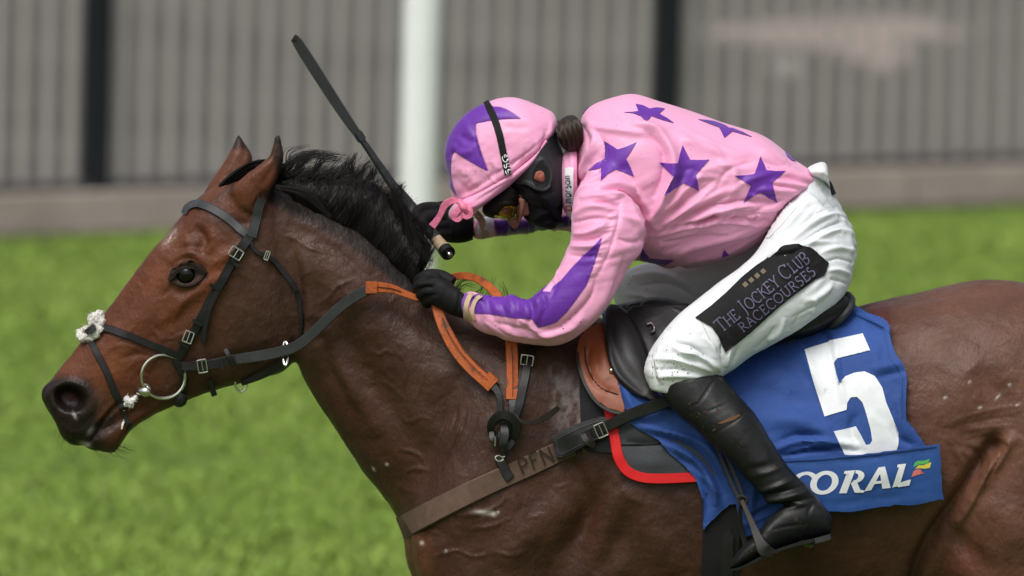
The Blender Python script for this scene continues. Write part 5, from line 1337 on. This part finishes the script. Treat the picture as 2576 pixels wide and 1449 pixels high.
stars = [
    [(1520, 355), (1536, 364), (1554, 376), (1576, 369), (1601, 358), (1588, 380), (1575, 399), (1586, 420), (1595, 444), (1571, 434), (1549, 426), (1528, 439), (1511, 454), (1512, 436), (1513, 422), (1497, 427), (1481, 429), (1500, 412), (1521, 399), (1522, 377)],
    [(1717, 365), (1727, 385), (1736, 402), (1760, 403), (1784, 402), (1767, 420), (1751, 440), (1755, 460), (1758, 480), (1739, 470), (1720, 460), (1696, 475), (1672, 492), (1684, 467), (1695, 445), (1676, 426), (1659, 409), (1682, 411), (1705, 411), (1710, 388)],
    [(1913, 393), (1921, 412), (1928, 429), (1952, 431), (1976, 430), (1958, 446), (1942, 461), (1949, 485), (1955, 510), (1933, 497), (1912, 484), (1891, 496), (1870, 510), (1880, 488), (1889, 467), (1868, 454), (1849, 442), (1874, 441), (1898, 438), (1906, 415)],
    [(1599, 262), (1618, 266), (1633, 274), (1652, 271), (1672, 274), (1664, 281), (1658, 287), (1677, 297), (1695, 310), (1665, 302), (1638, 292), (1634, 299), (1627, 304), (1618, 300), (1614, 294), (1592, 285), (1571, 283), (1592, 282), (1606, 280), (1602, 270)],
    [(1757, 301), (1778, 303), (1796, 306), (1812, 311), (1826, 317), (1832, 322), (1842, 323), (1868, 333), (1891, 345), (1866, 338), (1842, 331), (1832, 339), (1822, 347), (1816, 334), (1809, 321), (1782, 311)],
    [(1617, 623), (1626, 639), (1635, 650), (1664, 653), (1694, 655), (1682, 662), (1672, 668), (1646, 661), (1626, 656), (1609, 651), (1613, 637)],
    [(1822, 628), (1828, 635), (1834, 641), (1824, 644), (1816, 648), (1818, 638)],
    [(1974, 381), (1986, 389), (1994, 400), (2001, 407), (1990, 403), (1980, 394)],
    [(1458, 283), (1466, 274), (1479, 268), (1474, 276), (1466, 281)],
]
for st in stars:
    obj("star", patch(st, JT, .0009, .0012, 4), M['purple'], silks, fix=False, sharp=75)
obj("sleeve_panel", patch(panel, JT, .0006, .0010, 4), M['purple'], silks, fix=False, sharp=75)
obj("sleeve_seam", wire([(1555, 476), (1590, 493), (1614, 524), (1630, 582)], .0014, JT, .0012), mat("pink_seam", (.74, .22, .36), .5), silks)
# cuffs with elastic bands
obj("elastic_cuff", merge(ribbon([(1188, 736), (1178, 752), (1172, 778), (1178, 806)], 13, JT, .003, .004), ribbon([(1211, 742), (1196, 756), (1188, 782), (1192, 806)], 11, JT, .003, .004)), M['elastic'], silks)
obj("elastic_cuff", merge(ribbon([(1196, 534), (1210, 552), (1218, 576), (1220, 597)], 19, JT, .006, .006)), M['elastic'], silks)
Skin([loft([(1192, 552, 1194, 590, .030, .142), (1206, 546, 1206, 600, .044, .148), (1222, 545, 1222, 592, .046, .152), (1238, 542, 1240, 588, .047, .158), (1243, 548, 1242, 582, .04, .16)], 4, 20)], .003, 4).build("wrist_wrap", M['offwhite'], silks)
# collar with print
cl_ = Skin([loft([(1412, 400, 1412, 500, .055, -.01), (1420, 380, 1418, 530, .078, -.01), (1430, 370, 1428, 540, .084, -.01), (1438, 360, 1440, 548, .09, -.01), (1452, 360, 1452, 540, .095, 0)], 5, 28)], .003, 5)
cl_.color(PINK); cl_.build("collar", M['silk'], silks); CL = cl_.tree()
obj("collar_tab", patch([(1424, 425), (1433, 421), (1442, 423), (1441, 470), (1441, 512), (1440, 536), (1433, 540), (1427, 520), (1425, 470)], CL, .004, .002, 6), M['offwhite'], silks, fix=False)
obj("collar_letters", writing("morson", 1438, 506, 91, 13.5, 2.2, CL, .0072), mat("navy_print", (.02, .02, .08), .6), silks, fix=False)
obj("collar_roundel", flat([ring2(1434, 518, (6, 7), (4, 5), 0, 14)], CL, .0072), M['red'], silks, fix=False)

# breeches -------------------------------------------------------------------
B = Skin([loft(PEL, 6, 40, 2.1), loft(THI, 6, 36, 2.1), loft(FTHI, 6, 32, 2.1)], .0030, 7)
X = B.px()
B.smooth(30, .5, np.clip((X[:, 0] - 1780) / 120, 0, 1))
W = []
for (q, wd_, am_) in (([(2010, 640), (2060, 600), (2110, 580), (2146, 590)], 7, .005), ([(2000, 622), (2060, 580), (2110, 560), (2140, 565)], 6, -.0045), ([(1990, 605), (2050, 560), (2100, 540), (2130, 545)], 7, .005), ([(1980, 590), (2040, 545), (2090, 522)], 6, -.004), ([(2060, 640), (2100, 625), (2150, 632)], 7, .0045), ([(2070, 660), (2110, 650), (2148, 662)], 6, -.0045), ([(2080, 680), (2110, 680), (2140, 692)], 7, .005), ([(2088, 700), (2110, 706), (2132, 716)], 6, -.005), ([(1920, 640), (1980, 628), (2050, 612), (2110, 608)], 6, .004), ([(1900, 655), (1960, 640), (2030, 630)], 5, -.004), ([(1940, 600), (1990, 560), (2040, 500)], 8, .004), ([(1960, 610), (2010, 575), (2060, 520)], 7, -.004), ([(2090, 540), (2120, 560), (2140, 600), (2146, 640)], 10, .004), ([(2070, 480), (2100, 520), (2118, 560)], 8, -.003),
                     ([(2020, 760), (2060, 745), (2100, 715)], 10, .005), ([(1990, 800), (2040, 775), (2090, 740)], 7, -.004), ([(1900, 880), (1930, 850), (1950, 820)], 8, -.004), ([(1930, 860), (1960, 835), (1975, 800)], 7, .004), ([(1985, 830), (2000, 810), (2010, 790)], 6, -.004), ([(2040, 790), (2050, 770), (2045, 750)], 7, .004),
                     ([(1815, 945), (1790, 915), (1750, 895), (1700, 890)], 8, .007), ([(1812, 942), (1780, 900), (1740, 870), (1700, 862)], 6, -.006), ([(1812, 935), (1800, 900), (1790, 870), (1770, 845)], 9, .006), ([(1820, 930), (1815, 890), (1818, 850)], 7, -.006), ([(1828, 925), (1832, 895), (1840, 870)], 6, .005), ([(1845, 915), (1852, 890), (1858, 870)], 5, -.004), ([(1640, 905), (1690, 905), (1750, 920), (1800, 938)], 8, .006), ([(1645, 930), (1700, 928), (1760, 938)], 6, -.005), ([(1650, 950), (1710, 945), (1770, 950)], 6, .004), ([(1650, 880), (1640, 920), (1655, 965)], 7, -.004), ([(1660, 870), (1652, 915), (1668, 968)], 5, .004), ([(1690, 870), (1720, 888), (1760, 890)], 6, .005),
                     ([(1580, 700), (1660, 690), (1740, 720)], 10, .005), ([(1600, 720), (1680, 715), (1750, 750)], 9, -.005), ([(1570, 740), (1620, 745), (1680, 770)], 8, .004)):
    W.append((q, wd_, am_, 'g'))
B.strokes([(a[0], a[1] * (.85 if a[2] > 0 else .6), a[2] * 1.6, 'g' if a[2] > 0 else 'r') for a in W])
X = B.px()
B.creases(24, 5, 40, .0020, np.clip((X[:, 0] - 1930) / 90, 0, 1), 4); B.creases(-12, 7, 44, .0013, np.clip((1830 - X[:, 0]) / 60, 0, 1) * np.clip((X[:, 1] - 830) / 50, 0, 1), 7)
B.noise(.0008, 24, 3)
br_ = B.build("breeches", M['white'], jk)
BTR = B.tree()
lpoly = [(1750, 800), (1790, 770), (1830, 735), (1866, 700), (1903, 670), (1930, 652), (1950, 636), (1973, 619), (1995, 616), (2015, 617), (2038, 622), (2060, 640), (2084, 663), (2078, 682), (2072, 694), (2045, 706), (2000, 740), (1950, 780), (1890, 834), (1825, 887), (1816, 866), (1806, 845), (1790, 822)]
LVF = patch(lpoly, BTR, .0030, .0016, 5, fold=folds([([(1950, 660), (1990, 690), (2020, 712)], 5, .002), ([(1980, 650), (2015, 672), (2050, 686)], 4, -.0018), ([(2000, 640), (2030, 656), (2060, 676)], 5, .002), ([(1820, 750), (1860, 800), (1890, 840)], 7, .002), ([(1890, 690), (1930, 740), (1960, 770)], 5, -.002), ([(1790, 780), (1830, 830), (1850, 860)], 7, -.002)]))
lp = obj("sponsor_panel", LVF, M['blackfab'], br_, fix=False, sharp=80); LT = tree_of(LVF)
obj("club_lettering", writing("THE JOCKEY CLUB", 1815, 838, 39, 35, 2.5, LT, .0012, small=(0, 4, 11), track=.96, wide=.80), M['violet_thread'], br_, fix=False)
obj("racecourses_lettering", writing("RACECOURSES", 1870, 836, 38.7, 24.5, 2.4, LT, .0012, wide=.96), M['violet_thread'], br_, fix=False)
obj("diamonds", flat([[(x - 8, y), (x, y - 8), (x + 8, y), (x, y + 8)] for x, y in ((1875, 716), (1890, 705), (1905, 694), (1920, 683))], LT), M['gold_thread'], br_, fix=False)
Skin([loft([(2030, 422, 2046, 448, .10, 0), (2050, 412, 2062, 455, .112, 0), (2070, 407, 2074, 462, .112, 0), (2081, 416, 2084, 468, .108, 0), (2084, 440, 2090, 480, .10, 0)], 5, 26)], .003, 4).build("waist_flap", M['offwhite'], br_)
obj("back_label", patch([(2082, 448), (2088, 446), (2094, 470), (2098, 490), (2092, 492)], BTR, .004, .002, 5), M['blackfab'], br_, fix=False)
obj("pocket", patch([(1962, 525), (1985, 506), (2004, 522), (1985, 545), (1962, 572), (1935, 600), (1922, 596), (1944, 560)], BTR, .001, .0015, 7), M['offwhite'], br_, fix=False)
obj("side_seam", merge(ribbon([(1760, 800), (1774, 830), (1786, 856)], 1.6, BTR, .0005, .001), ribbon([(1645, 880), (1640, 920), (1660, 970)], 1.6, BTR, .0005, .001)), mat("seam_thread", (.5, .46, .42), .7), br_)

# boots ----------------------------------------------------------------------
Bo = Skin([loft(SHIN, 6, 30, 2.1), loft(FOOT, 6, 28, 2.3)], .0034, 6)
Bo.strokes([([(1905, 1235), (1950, 1226), (2000, 1205)], 6, .006), ([(1908, 1250), (1960, 1240), (2020, 1222)], 6, -.006), ([(1912, 1262), (1970, 1254), (2040, 1234)], 6, .006), ([(1918, 1276), (1980, 1268), (2050, 1250)], 5, -.006), ([(1925, 1288), (1980, 1280), (2030, 1268)], 6, .004), ([(1880, 1200), (1930, 1190), (1975, 1172)], 6, .003), ([(1870, 1185), (1920, 1172), (1960, 1160)], 8, -.003),
            ([(2048, 1262), (2034, 1290), (2038, 1320), (2042, 1350)], 3, -.0035), ([(1940, 1334), (1980, 1324), (2034, 1318)], 3, -.003), ([(1912, 1352), (1925, 1372), (1930, 1390)], 4, -.004), ([(1850, 976), (1880, 1010), (1866, 1046), (1800, 1090)], 2.5, -.002), ([(1815, 955), (1850, 990), (1884, 1020)], 4, .003), ([(1770, 1040), (1840, 1010)], 2.5, -.0015), ([(1800, 950), (1760, 1010), (1730, 1030)], 3, -.002)])
Bo.noise(.0010, 30, 2)
bo = Bo.build("boot", M['boot'], jk); BOT = Bo.tree()
obj("sole", ribbon([(2092, 1346), (2050, 1358), (2002, 1370), (1962, 1383), (1928, 1396), (1892, 1415), (1862, 1429), (1838, 1434)], [10, 10, 9, 9, 9, 8, 7, 5], depth=[-.398, -.408, -.414, -.418, -.420, -.418, -.412, -.404], thick=.05), M['leather'], bo)
obj("heel", ribbon([(2089, 1350), (2070, 1356), (2050, 1361)], 15, depth=[-.405, -.410, -.412], thick=.055), M['greyleather'], bo)
obj("mud_clod", merge(*[ball(P(2024 + rnd.uniform(-16, 24), 1364 + rnd.uniform(-4, 8), -.40), rnd.uniform(.003, .006), 5) for _ in range(9)]), mat("muddy_grass", (.10, .12, .04), .9), bo)["kind"] = "stuff"
for st in ([(1888, 1163), (1915, 1150), (1955, 1139), (1935, 1152), (1900, 1164)],):
    obj("mud_smear", patch([(x - 84, y - 94) for x, y in [(1888, 1159), (1915, 1146), (1944, 1136), (1946, 1140), (1930, 1151), (1900, 1160)]], BOT, .0006, .001, 5), mat("mud", (.11, .055, .028), .9), bo, fix=False)
Bf = Skin([loft([(1640, 780, 1520, 800, .05, .28), (1720, 950, 1590, 985, .055, .31), (1900, 1200, 1780, 1230, .046, .33), (1980, 1270, 1880, 1310, .046, .34), (1900, 1400, 1850, 1390, .04, .34)], 5, 22)], .005, 6)
Bf.build("boot", M['boot'], jk)

# gloves ---------------------------------------------------------------------
def fing(l, r): return tube3([P(x, y, d) for x, y, d in l], r, 12, 5)
g1 = Skin([loft([(1180, 748, 1178, 802, .030, -.166), (1166, 738, 1158, 800, .033, -.164), (1140, 716, 1126, 788, .034, -.158), (1112, 697, 1092, 770, .034, -.150), (1088, 690, 1072, 752, .031, -.142), (1070, 692, 1064, 736, .022, -.134)], 5, 24, 2.2),
           fing([(1105, 700, -.158), (1074, 694, -.160), (1054, 702, -.140), (1052, 712, -.112), (1064, 718, -.096)], [.0125, .0118, .0108, .010, .008]), fing([(1100, 716, -.166), (1068, 712, -.166), (1050, 722, -.146), (1050, 732, -.118), (1062, 736, -.10)], [.0125, .0118, .0108, .010, .008]),
           fing([(1102, 734, -.168), (1074, 732, -.166), (1058, 742, -.146), (1060, 750, -.12), (1072, 752, -.10)], [.012, .0112, .0104, .0095, .008]), fing([(1110, 752, -.164), (1086, 752, -.162), (1072, 760, -.144), (1074, 766, -.12), (1086, 766, -.10)], [.0108, .010, .0094, .0085, .007]),
           fing([(1140, 712, -.138), (1112, 694, -.128), (1082, 688, -.128), (1062, 690, -.132)], [.014, .0125, .0108, .008])], .0024, 4)
g1.strokes([([(1090, 703), (1070, 704), (1052, 712)], 3, -.0035), ([(1092, 722), (1068, 722), (1052, 728)], 3, -.0035), ([(1100, 742), (1078, 744), (1062, 748)], 3, -.0035), ([(1150, 730), (1146, 760), (1138, 790)], 5, .002), ([(1158, 736), (1154, 765), (1146, 792)], 4, -.0025), ([(1120, 710), (1110, 735), (1104, 760)], 6, .002)])
g1.build("glove", M['glove'], jk)
g2 = Skin([loft([(1192, 548, 1190, 604, .036, .142), (1172, 528, 1164, 611, .040, .136), (1130, 518, 1134, 611, .040, .126), (1100, 515, 1106, 604, .036, .118), (1072, 518, 1080, 588, .030, .112), (1054, 524, 1062, 566, .02, .108)], 5, 24, 2.2),
           fing([(1100, 522, .10), (1070, 522, .088), (1050, 530, .070), (1050, 548, .056), (1062, 560, .064)], [.013, .012, .011, .010, .008]), fing([(1112, 545, .092), (1082, 545, .076), (1064, 553, .058), (1064, 568, .05), (1076, 578, .06)], [.013, .012, .011, .010, .008]),
           fing([(1120, 566, .092), (1094, 568, .076), (1078, 576, .058), (1080, 588, .052), (1092, 594, .062)], [.0125, .0115, .0105, .0095, .008]), fing([(1130, 586, .095), (1108, 588, .08), (1094, 594, .064), (1098, 603, .06), (1108, 606, .07)], [.011, .010, .009, .0085, .007]),
           fing([(1140, 524, .150), (1110, 520, .155), (1080, 528, .150), (1062, 540, .140)], [.014, .0125, .011, .008])], .0026, 4)
g2.build("glove", M['glove'], jk)

# cap, helmet, mask, goggles ---------------------------------------------------
Cp = Skin([loft([(1136, 498, 1152, 516, .03, 0), (1127, 442, 1178, 508, .066, 0), (1119, 392, 1216, 490, .088, 0), (1127, 344, 1255, 462, .099, 0), (1150, 308, 1290, 442, .103, 0), (1188, 275, 1320, 416, .103, 0), (1240, 251, 1350, 390, .100, 0), (1292, 244, 1374, 364, .092, 0), (1340, 259, 1390, 346, .075, 0), (1384, 279, 1399, 326, .055, 0), (1397, 290, 1401, 312, .02, 0)], 6, 44, 2.15, dome=.10)], .003, 5)
Cp.strokes([([(1150, 505), (1200, 480), (1260, 445), (1320, 405), (1380, 345)], 6, .005), ([(1160, 492), (1215, 462), (1270, 425), (1330, 385), (1385, 335)], 6, -.006), ([(1200, 470), (1250, 440), (1290, 415)], 5, .004),
            ([(1270, 440), (1285, 410), (1280, 380)], 6, .003), ([(1300, 425), (1320, 395), (1322, 370)], 5, -.003), ([(1340, 395), (1352, 370), (1352, 350)], 5, .003), ([(1360, 375), (1372, 350), (1374, 325)], 5, -.003), ([(1380, 345), (1386, 325), (1386, 305)], 5, .003), ([(1230, 460), (1240, 430), (1230, 410)], 6, -.003),
            ([(1150, 330), (1170, 350), (1200, 360)], 9, -.004), ([(1135, 360), (1160, 385), (1190, 380)], 8, .004), ([(1165, 300), (1180, 330), (1190, 350)], 8, .003), ([(1130, 400), (1150, 375), (1150, 350)], 6, -.003), ([(1245, 300), (1280, 320), (1330, 320)], 10, -.002), ([(1197, 310), (1200, 370), (1225, 430)], 3, -.002), ([(1197, 310), (1250, 300), (1310, 298)], 3, -.002),
            ([(1225, 429), (1236, 450), (1262, 458)], 4, .003), ([(1150, 420), (1180, 440), (1200, 470)], 10, .003), ([(1240, 400), (1255, 425), (1290, 415)], 8, .003), ([(1140, 440), (1165, 470), (1185, 490)], 9, -.003)])
X = Cp.px(); Cp.creases(35, 8, 34, .0014, np.clip((1235 - X[:, 0]) / 60, 0, 1) + .35, 5); Cp.noise(.0008, 30, 4)
X = Cp.px()
Cp.color(PINK)
cap1 = [(1213, 258), (1222, 262), (1242, 269), (1258, 270), (1272, 275), (1292, 286), (1308, 298), (1282, 298), (1255, 300), (1225, 304), (1197, 310), (1196, 322), (1197, 337), (1204, 365), (1213, 393), (1220, 412), (1227, 429), (1210, 421), (1194, 412), (1171, 399), (1156, 388), (1143, 380), (1138, 388), (1135, 399), (1133, 422), (1134, 445), (1140, 470), (1147, 490), (1130, 470), (1100, 420), (1100, 340), (1150, 280), (1200, 250)]
Cp.paint(soft(X, cap1, 3), PUR)
cp_ = Cp.build("cap_cover", M['silk'], jk); CT2 = Cp.tree()
cap2 = [(1213, 263), (1226, 265), (1242, 269), (1258, 270), (1272, 275), (1292, 286), (1308, 298), (1282, 298), (1255, 300), (1225, 304), (1197, 310), (1196, 322), (1197, 337), (1204, 365), (1213, 393), (1220, 412), (1227, 429), (1210, 421), (1194, 412), (1171, 399), (1156, 388), (1143, 380), (1138, 388), (1135, 399), (1133, 422), (1134, 440), (1131, 436), (1124, 412), (1122, 390), (1126, 366), (1132, 344), (1152, 311), (1184, 280)]
obj("purple_panel", patch(cap2, CT2, .0005, .0009, 4), M['purple'], cp_, fix=False, sharp=75)
pk = Skin([loft([(1372, 345, 1380, 360, .085, 0), (1335, 392, 1340, 418, .100, 0), (1292, 424, 1296, 458, .105, 0), (1250, 448, 1256, 489, .104, 0), (1206, 472, 1208, 524, .098, 0), (1170, 492, 1170, 549, .084, 0), (1143, 512, 1141, 555, .060, 0), (1128, 532, 1129, 549, .022, 0)], 6, 34, 2.6)], .003, 4)
pk.strokes([([(1290, 462), (1240, 492), (1190, 520), (1140, 548)], 4, .004), ([(1290, 452), (1240, 480), (1190, 510)], 5, -.004)])
pk.color(PINK); pk.build("peak", M['silk'], cp_); PKT = pk.tree()
kd = -.094
obj("tied_ribbon", merge(ribbon([(1172, 518), (1150, 506), (1134, 506), (1118, 518), (1108, 540), (1098, 556), (1087, 570)], [9, 14, 17, 18, 15, 17, 19], depth=[kd, kd + .004, kd + .010, kd + .016, kd + .022, kd + .026, kd + .030], thick=.005, n=6),
    ribbon([(1166, 516), (1152, 530), (1142, 545), (1152, 552), (1164, 542)], [8, 13, 16, 14, 9], depth=[kd - .004, kd - .006, kd - .004, kd - .003, kd - .004], thick=.005, n=6),
    ribbon([(1168, 514), (1182, 526), (1184, 540), (1172, 546), (1162, 536)], [8, 12, 13, 12, 8], depth=[kd - .006, kd - .010, kd - .009, kd - .007, kd - .008], thick=.005, n=6),
    tube3([P(1156, 506, kd), P(1166, 520, kd - .008), P(1176, 532, kd - .004)], [.006, .0085, .006], 10)), mat("pink_ribbon", (.84, .22, .38), .4, .4, bumps=((90, .003),)), cp_)
gs = obj("goggle_strap", ribbon([(1222, 254), (1232, 274), (1246, 305), (1258, 345), (1266, 385), (1276, 430), (1289, 480)], [14, 18, 18, 18, 17.5, 17.5, 18], CT2, .003, .002, n=6), M['blackfab'], cp_)
GST = BVHTree.FromPolygons([tuple(v.co) for v in gs.data.vertices], [tuple(p.vertices) for p in gs.data.polygons])
obj("strap_letters", writing("SSSG", 1289, 452, 103, 12, 2.5, GST, .0016, wide=1.75), M['white_print'], gs, fix=False)
obj("strap_mark", merge(*[flat([(lambda a, b: ([(a[0] - .8, a[1] - .8), (b[0] - .8, b[1] - .8)], [(a[0] + .8, a[1] + .8), (b[0] + .8, b[1] + .8)]))(p, q)], GST, .0012 + .0001 * i) for i, (p, q) in enumerate((((1279, 462), (1291, 460)), ((1291, 460), (1294, 474)), ((1294, 474), (1283, 477)), ((1283, 477), (1279, 462)), ((1280, 463), (1293, 473))))]), M['white_print'], gs, fix=False)
hl = Skin([loft([(1399, 322, 1276, 470, .094, 0), (1408, 360, 1286, 486, .095, 0), (1421, 400, 1308, 508, .096, 0), (1428, 440, 1336, 526, .092, 0), (1425, 478, 1366, 534, .080, 0), (1415, 512, 1388, 534, .055, 0)], 6, 34, 2.3)], .003, 6)
hl.strokes([([(1356, 444)], 19, -.020, 'p'), ([(1362, 430)], 15, -.010, 'p'), ([(1346, 415), (1366, 402), (1384, 425), (1386, 450), (1376, 472), (1356, 474), (1340, 466)], 5, .006), ([(1300, 460), (1330, 462), (1356, 476), (1384, 470)], 5, .006), ([(1300, 474), (1330, 476), (1360, 492), (1400, 480)], 6, -.004)])
hm_ = hl.build("helmet", M['helmet'], jk); HLT = hl.tree()
obj("ear_opening", patch(arc(1361, 443, 22, 31, 0, 345, 23), HLT, .0004, .0008, 6), M['padblack'], hm_, fix=False, sharp=80)
ear = Skin([loft([(1341, 446, 1350, 456, .010, -.088), (1346, 432, 1366, 462, .011, -.090), (1356, 428, 1372, 456, .011, -.090), (1366, 434, 1373, 446, .008, -.088)], 5, 18)], .0016, 3)
ear.strokes([([(1348, 448), (1352, 436), (1364, 434), (1368, 446)], 3, .003), ([(1356, 448)], 7, -.008, 'p'), ([(1352, 458), (1360, 464)], 4, .002)])
ear.build("ear", M['skinred'], jk)
obj("harness", merge(ribbon([(1284, 470), (1305, 472), (1330, 484), (1352, 502), (1376, 520)], [10, 14, 18, 20, 18], HLT, .004, .006), wire([(1300, 462), (1326, 462), (1348, 474), (1370, 478), (1385, 466)], .0042, HLT, .004)), M['leather'], hm_)
obj("chin_strap", ribbon([(1372, 512), (1390, 528), (1404, 545), (1412, 560)], [16, 18, 16, 10], depth=[-.074, -.062, -.05, -.035], thick=.010), M['blackfab'], hm_)
mk = Skin([loft([(1296, 480, 1400, 455, .072, 0), (1312, 510, 1412, 486, .072, 0), (1320, 536, 1416, 512, .068, 0), (1326, 556, 1414, 542, .060, 0), (1346, 567, 1404, 566, .050, 0), (1366, 574, 1392, 578, .030, 0)], 6, 30, 2.2), loft([(1312, 540, 1330, 556, .028, 0), (1322, 552, 1346, 566, .032, 0), (1342, 562, 1372, 574, .03, 0)], 5, 20)], .003, 6)
mk.strokes([([(1340, 560), (1360, 540), (1400, 530)], 6, .004), ([(1330, 540), (1360, 520), (1400, 505)], 8, -.004), ([(1350, 565), (1380, 555), (1405, 545)], 5, -.004)])
mk.build("face_mask", M['blackfab'], jk)
gg = Skin([loft([(1270, 466, 1312, 482, .080, 0), (1246, 486, 1316, 500, .078, 0), (1224, 508, 1312, 516, .074, 0), (1212, 526, 1302, 530, .068, 0), (1220, 542, 1296, 545, .058, 0), (1236, 549, 1280, 550, .04, 0)], 6, 28, 2.4)], .003, 5)
gg.strokes([([(1280, 532)], 20, -.005, 'p'), ([(1250, 520), (1268, 512), (1290, 514), (1302, 520)], 4, .004)])
g_ = gg.build("goggles", M['goggle'], jk); GT = gg.tree()
obj("lens", patch([(1268, 519), (1284, 517), (1298, 519), (1299, 532), (1297, 543), (1280, 546), (1258, 543), (1254, 536)], GT, .002, .003, 6), M['lens'], g_, fix=False)
obj("lens_edge", ribbon([(1244, 543), (1256, 547), (1274, 549), (1294, 546)], [6, 6, 6, 5], GT, .004, .003), M['lens_edge'], g_)
obj("goggle_edge", wire([(1290, 492), (1306, 500), (1304, 520), (1300, 546)], .004, GT, .003), M['goggle'], g_)
ck = Skin([loft([(1302, 496, 1322, 502, .008, -.066), (1306, 512, 1321, 517, .009, -.062), (1307, 530, 1317, 534, .009, -.054), (1305, 548, 1312, 551, .010, -.036), (1302, 558, 1308, 560, .008, -.02)], 5, 16)], .002, 3)
bun = Skin([loft([(1400, 318, 1406, 356, .03, -.05), (1410, 300, 1418, 374, .044, -.05), (1428, 290, 1436, 385, .05, -.05), (1446, 290, 1452, 381, .046, -.05), (1460, 304, 1464, 362, .034, -.05), (1467, 322, 1468, 344, .015, -.05)], 5, 26)], .003, 4)
bun.strokes([([(1408 + k, 300 + .2 * k), (1414 + k, 335), (1420 + k, 376)], 3.5, (-1) ** i * .003) for i, k in enumerate(range(0, 52, 6))])
bun.build("hair_bun", M['bun'], jk)
lk = []
BUT = bun.tree()
for _ in range(260):
    k = rnd.uniform(-6, 52); y0 = rnd.uniform(300, 340)
    q = catmull([(1406 + k, y0), (1414 + k, y0 + 20), (1416 + k * .9, y0 + rnd.uniform(36, 52))], 3)
    lk.append([P(x, y, hit(BUT, x, y, -.03)[0][1] - .0015) for x, y in q])
strands(lk, .0008, "hair_strands", mat("brown_strands", (.030, .017, .010), .5, .25), bpy.data.objects["hair_bun"])["kind"] = "stuff"
ck.build("cheek", M['skin'], jk)

# whip held in the far hand ---------------------------------------------------
wh = thing("whip", tuple(P(1060, 560, .09)), "long black padded riding whip with beige taped grip, held upright in the jockey's far hand", "whip")
obj("shaft", wire([(905, 345), (920, 366), (950, 410), (985, 462), (1005, 486), (1035, 524), (1068, 566), (1100, 606)], [.0072, .0075, .0085, .0105, .0125, .0145, .0145, .0130], depth=[.10, .10, .10, .10, .10, .10, .075, .055]), M['whip'], wh)
obj("flap", ribbon([(742, 97), (752, 112), (790, 172), (840, 250), (880, 310), (908, 348)], [19, 27, 29, 27, 24, 19], depth=[.10] * 6, thick=.012), M['whip'], wh)
obj("collar", wire([(899, 334), (911, 353)], .0105, depth=.10, n=2), M['whip'], wh)
obj("tip", wire([(737, 95), (747, 101)], .0095, depth=.10, n=1), M['brownleather'], wh)
obj("taped_grip", wire([(1096, 601), (1110, 618), (1122, 631)], [.0128, .0138, .0148], depth=[.055, .047, .040], n=3, seg=14), M['tape'], wh)
obj("end_cap", wire([(1119, 628), (1128, 638)], [.0155, .0158], depth=[.040, .026], n=1, seg=18), M['leather'], wh)
obj("end_stud", ball(P(1130, 640, .023), .0070, 8), M['metal'], wh)

# mud thrown up: small flat specks on cloth, boot and cap
MUD = mat("mud_specks", (.075, .045, .030), .85, .15)
def flecks(name, tr, spots, par, seed):
    r = random.Random(seed); V, F = [], []
    for cx, cy, sx, sy, n, r0, r1 in spots:
        for _ in range(n):
            x, y = cx + r.gauss(0, sx), cy + r.gauss(0, sy)
            o_, d_ = ray(x, y)
            if tr.ray_cast(o_, d_)[0] is None: continue
            p, nn, ok = hit(tr, x, y)
            a = r.uniform(0, 3.14); ra, rb = r.uniform(r0, r1), r.uniform(r0, r1) * .6
            u = np.cross(nn, [0, 0, 1.0]); u /= np.linalg.norm(u); v = np.cross(nn, u)
            b = len(V)
            for k in range(6):
                t = math.pi * k / 3; q = r.uniform(.7, 1.2)
                c_, s_ = ra * q * math.cos(t), rb * q * math.sin(t)
                V.append(p + nn * .0016 + S * (u * (c_ * math.cos(a) - s_ * math.sin(a)) + v * (c_ * math.sin(a) + s_ * math.cos(a))))
            F.append(tuple(range(b, b + 6)))
    o = obj(name, (np.array(V), F), MUD, par, fix=False, smooth=False); o["kind"] = "stuff"
flecks("mud_flecks", BTR, [(1690, 930, 26, 22, 34, 1, 3.2), (1665, 890, 24, 40, 20, 1, 2.6), (1740, 850, 60, 50, 16, .8, 2), (1640, 700, 45, 25, 14, 1, 2.6), (2080, 600, 40, 60, 8, .8, 1.8)], br_, 3)
flecks("mud_flecks", JT, [(1420, 790, 70, 50, 26, .8, 2.4), (1270, 800, 60, 24, 22, .8, 2.6), (1480, 640, 50, 60, 14, .8, 1.8), (1700, 600, 90, 60, 10, .7, 1.6)], silks, 4)
flecks("mud_flecks", BOT, [(1770, 1050, 30, 30, 50, 1, 4), (1830, 1110, 40, 40, 20, 1, 3), (1870, 1390, 24, 16, 26, 1, 4), (1960, 1300, 40, 30, 14, .8, 2.4)], bo, 5)
flecks("mud_flecks", CT2, [(1190, 440, 30, 30, 14, .8, 1.8), (1240, 470, 20, 20, 6, .8, 1.6)], cp_, 6)
flecks("mud_flecks", CT, [(1980, 1000, 60, 80, 14, .8, 2.2), (2150, 1080, 60, 60, 14, .8, 2), (1740, 1160, 50, 50, 14, .8, 2.4)], bpy.data.objects["cloth"], 8)
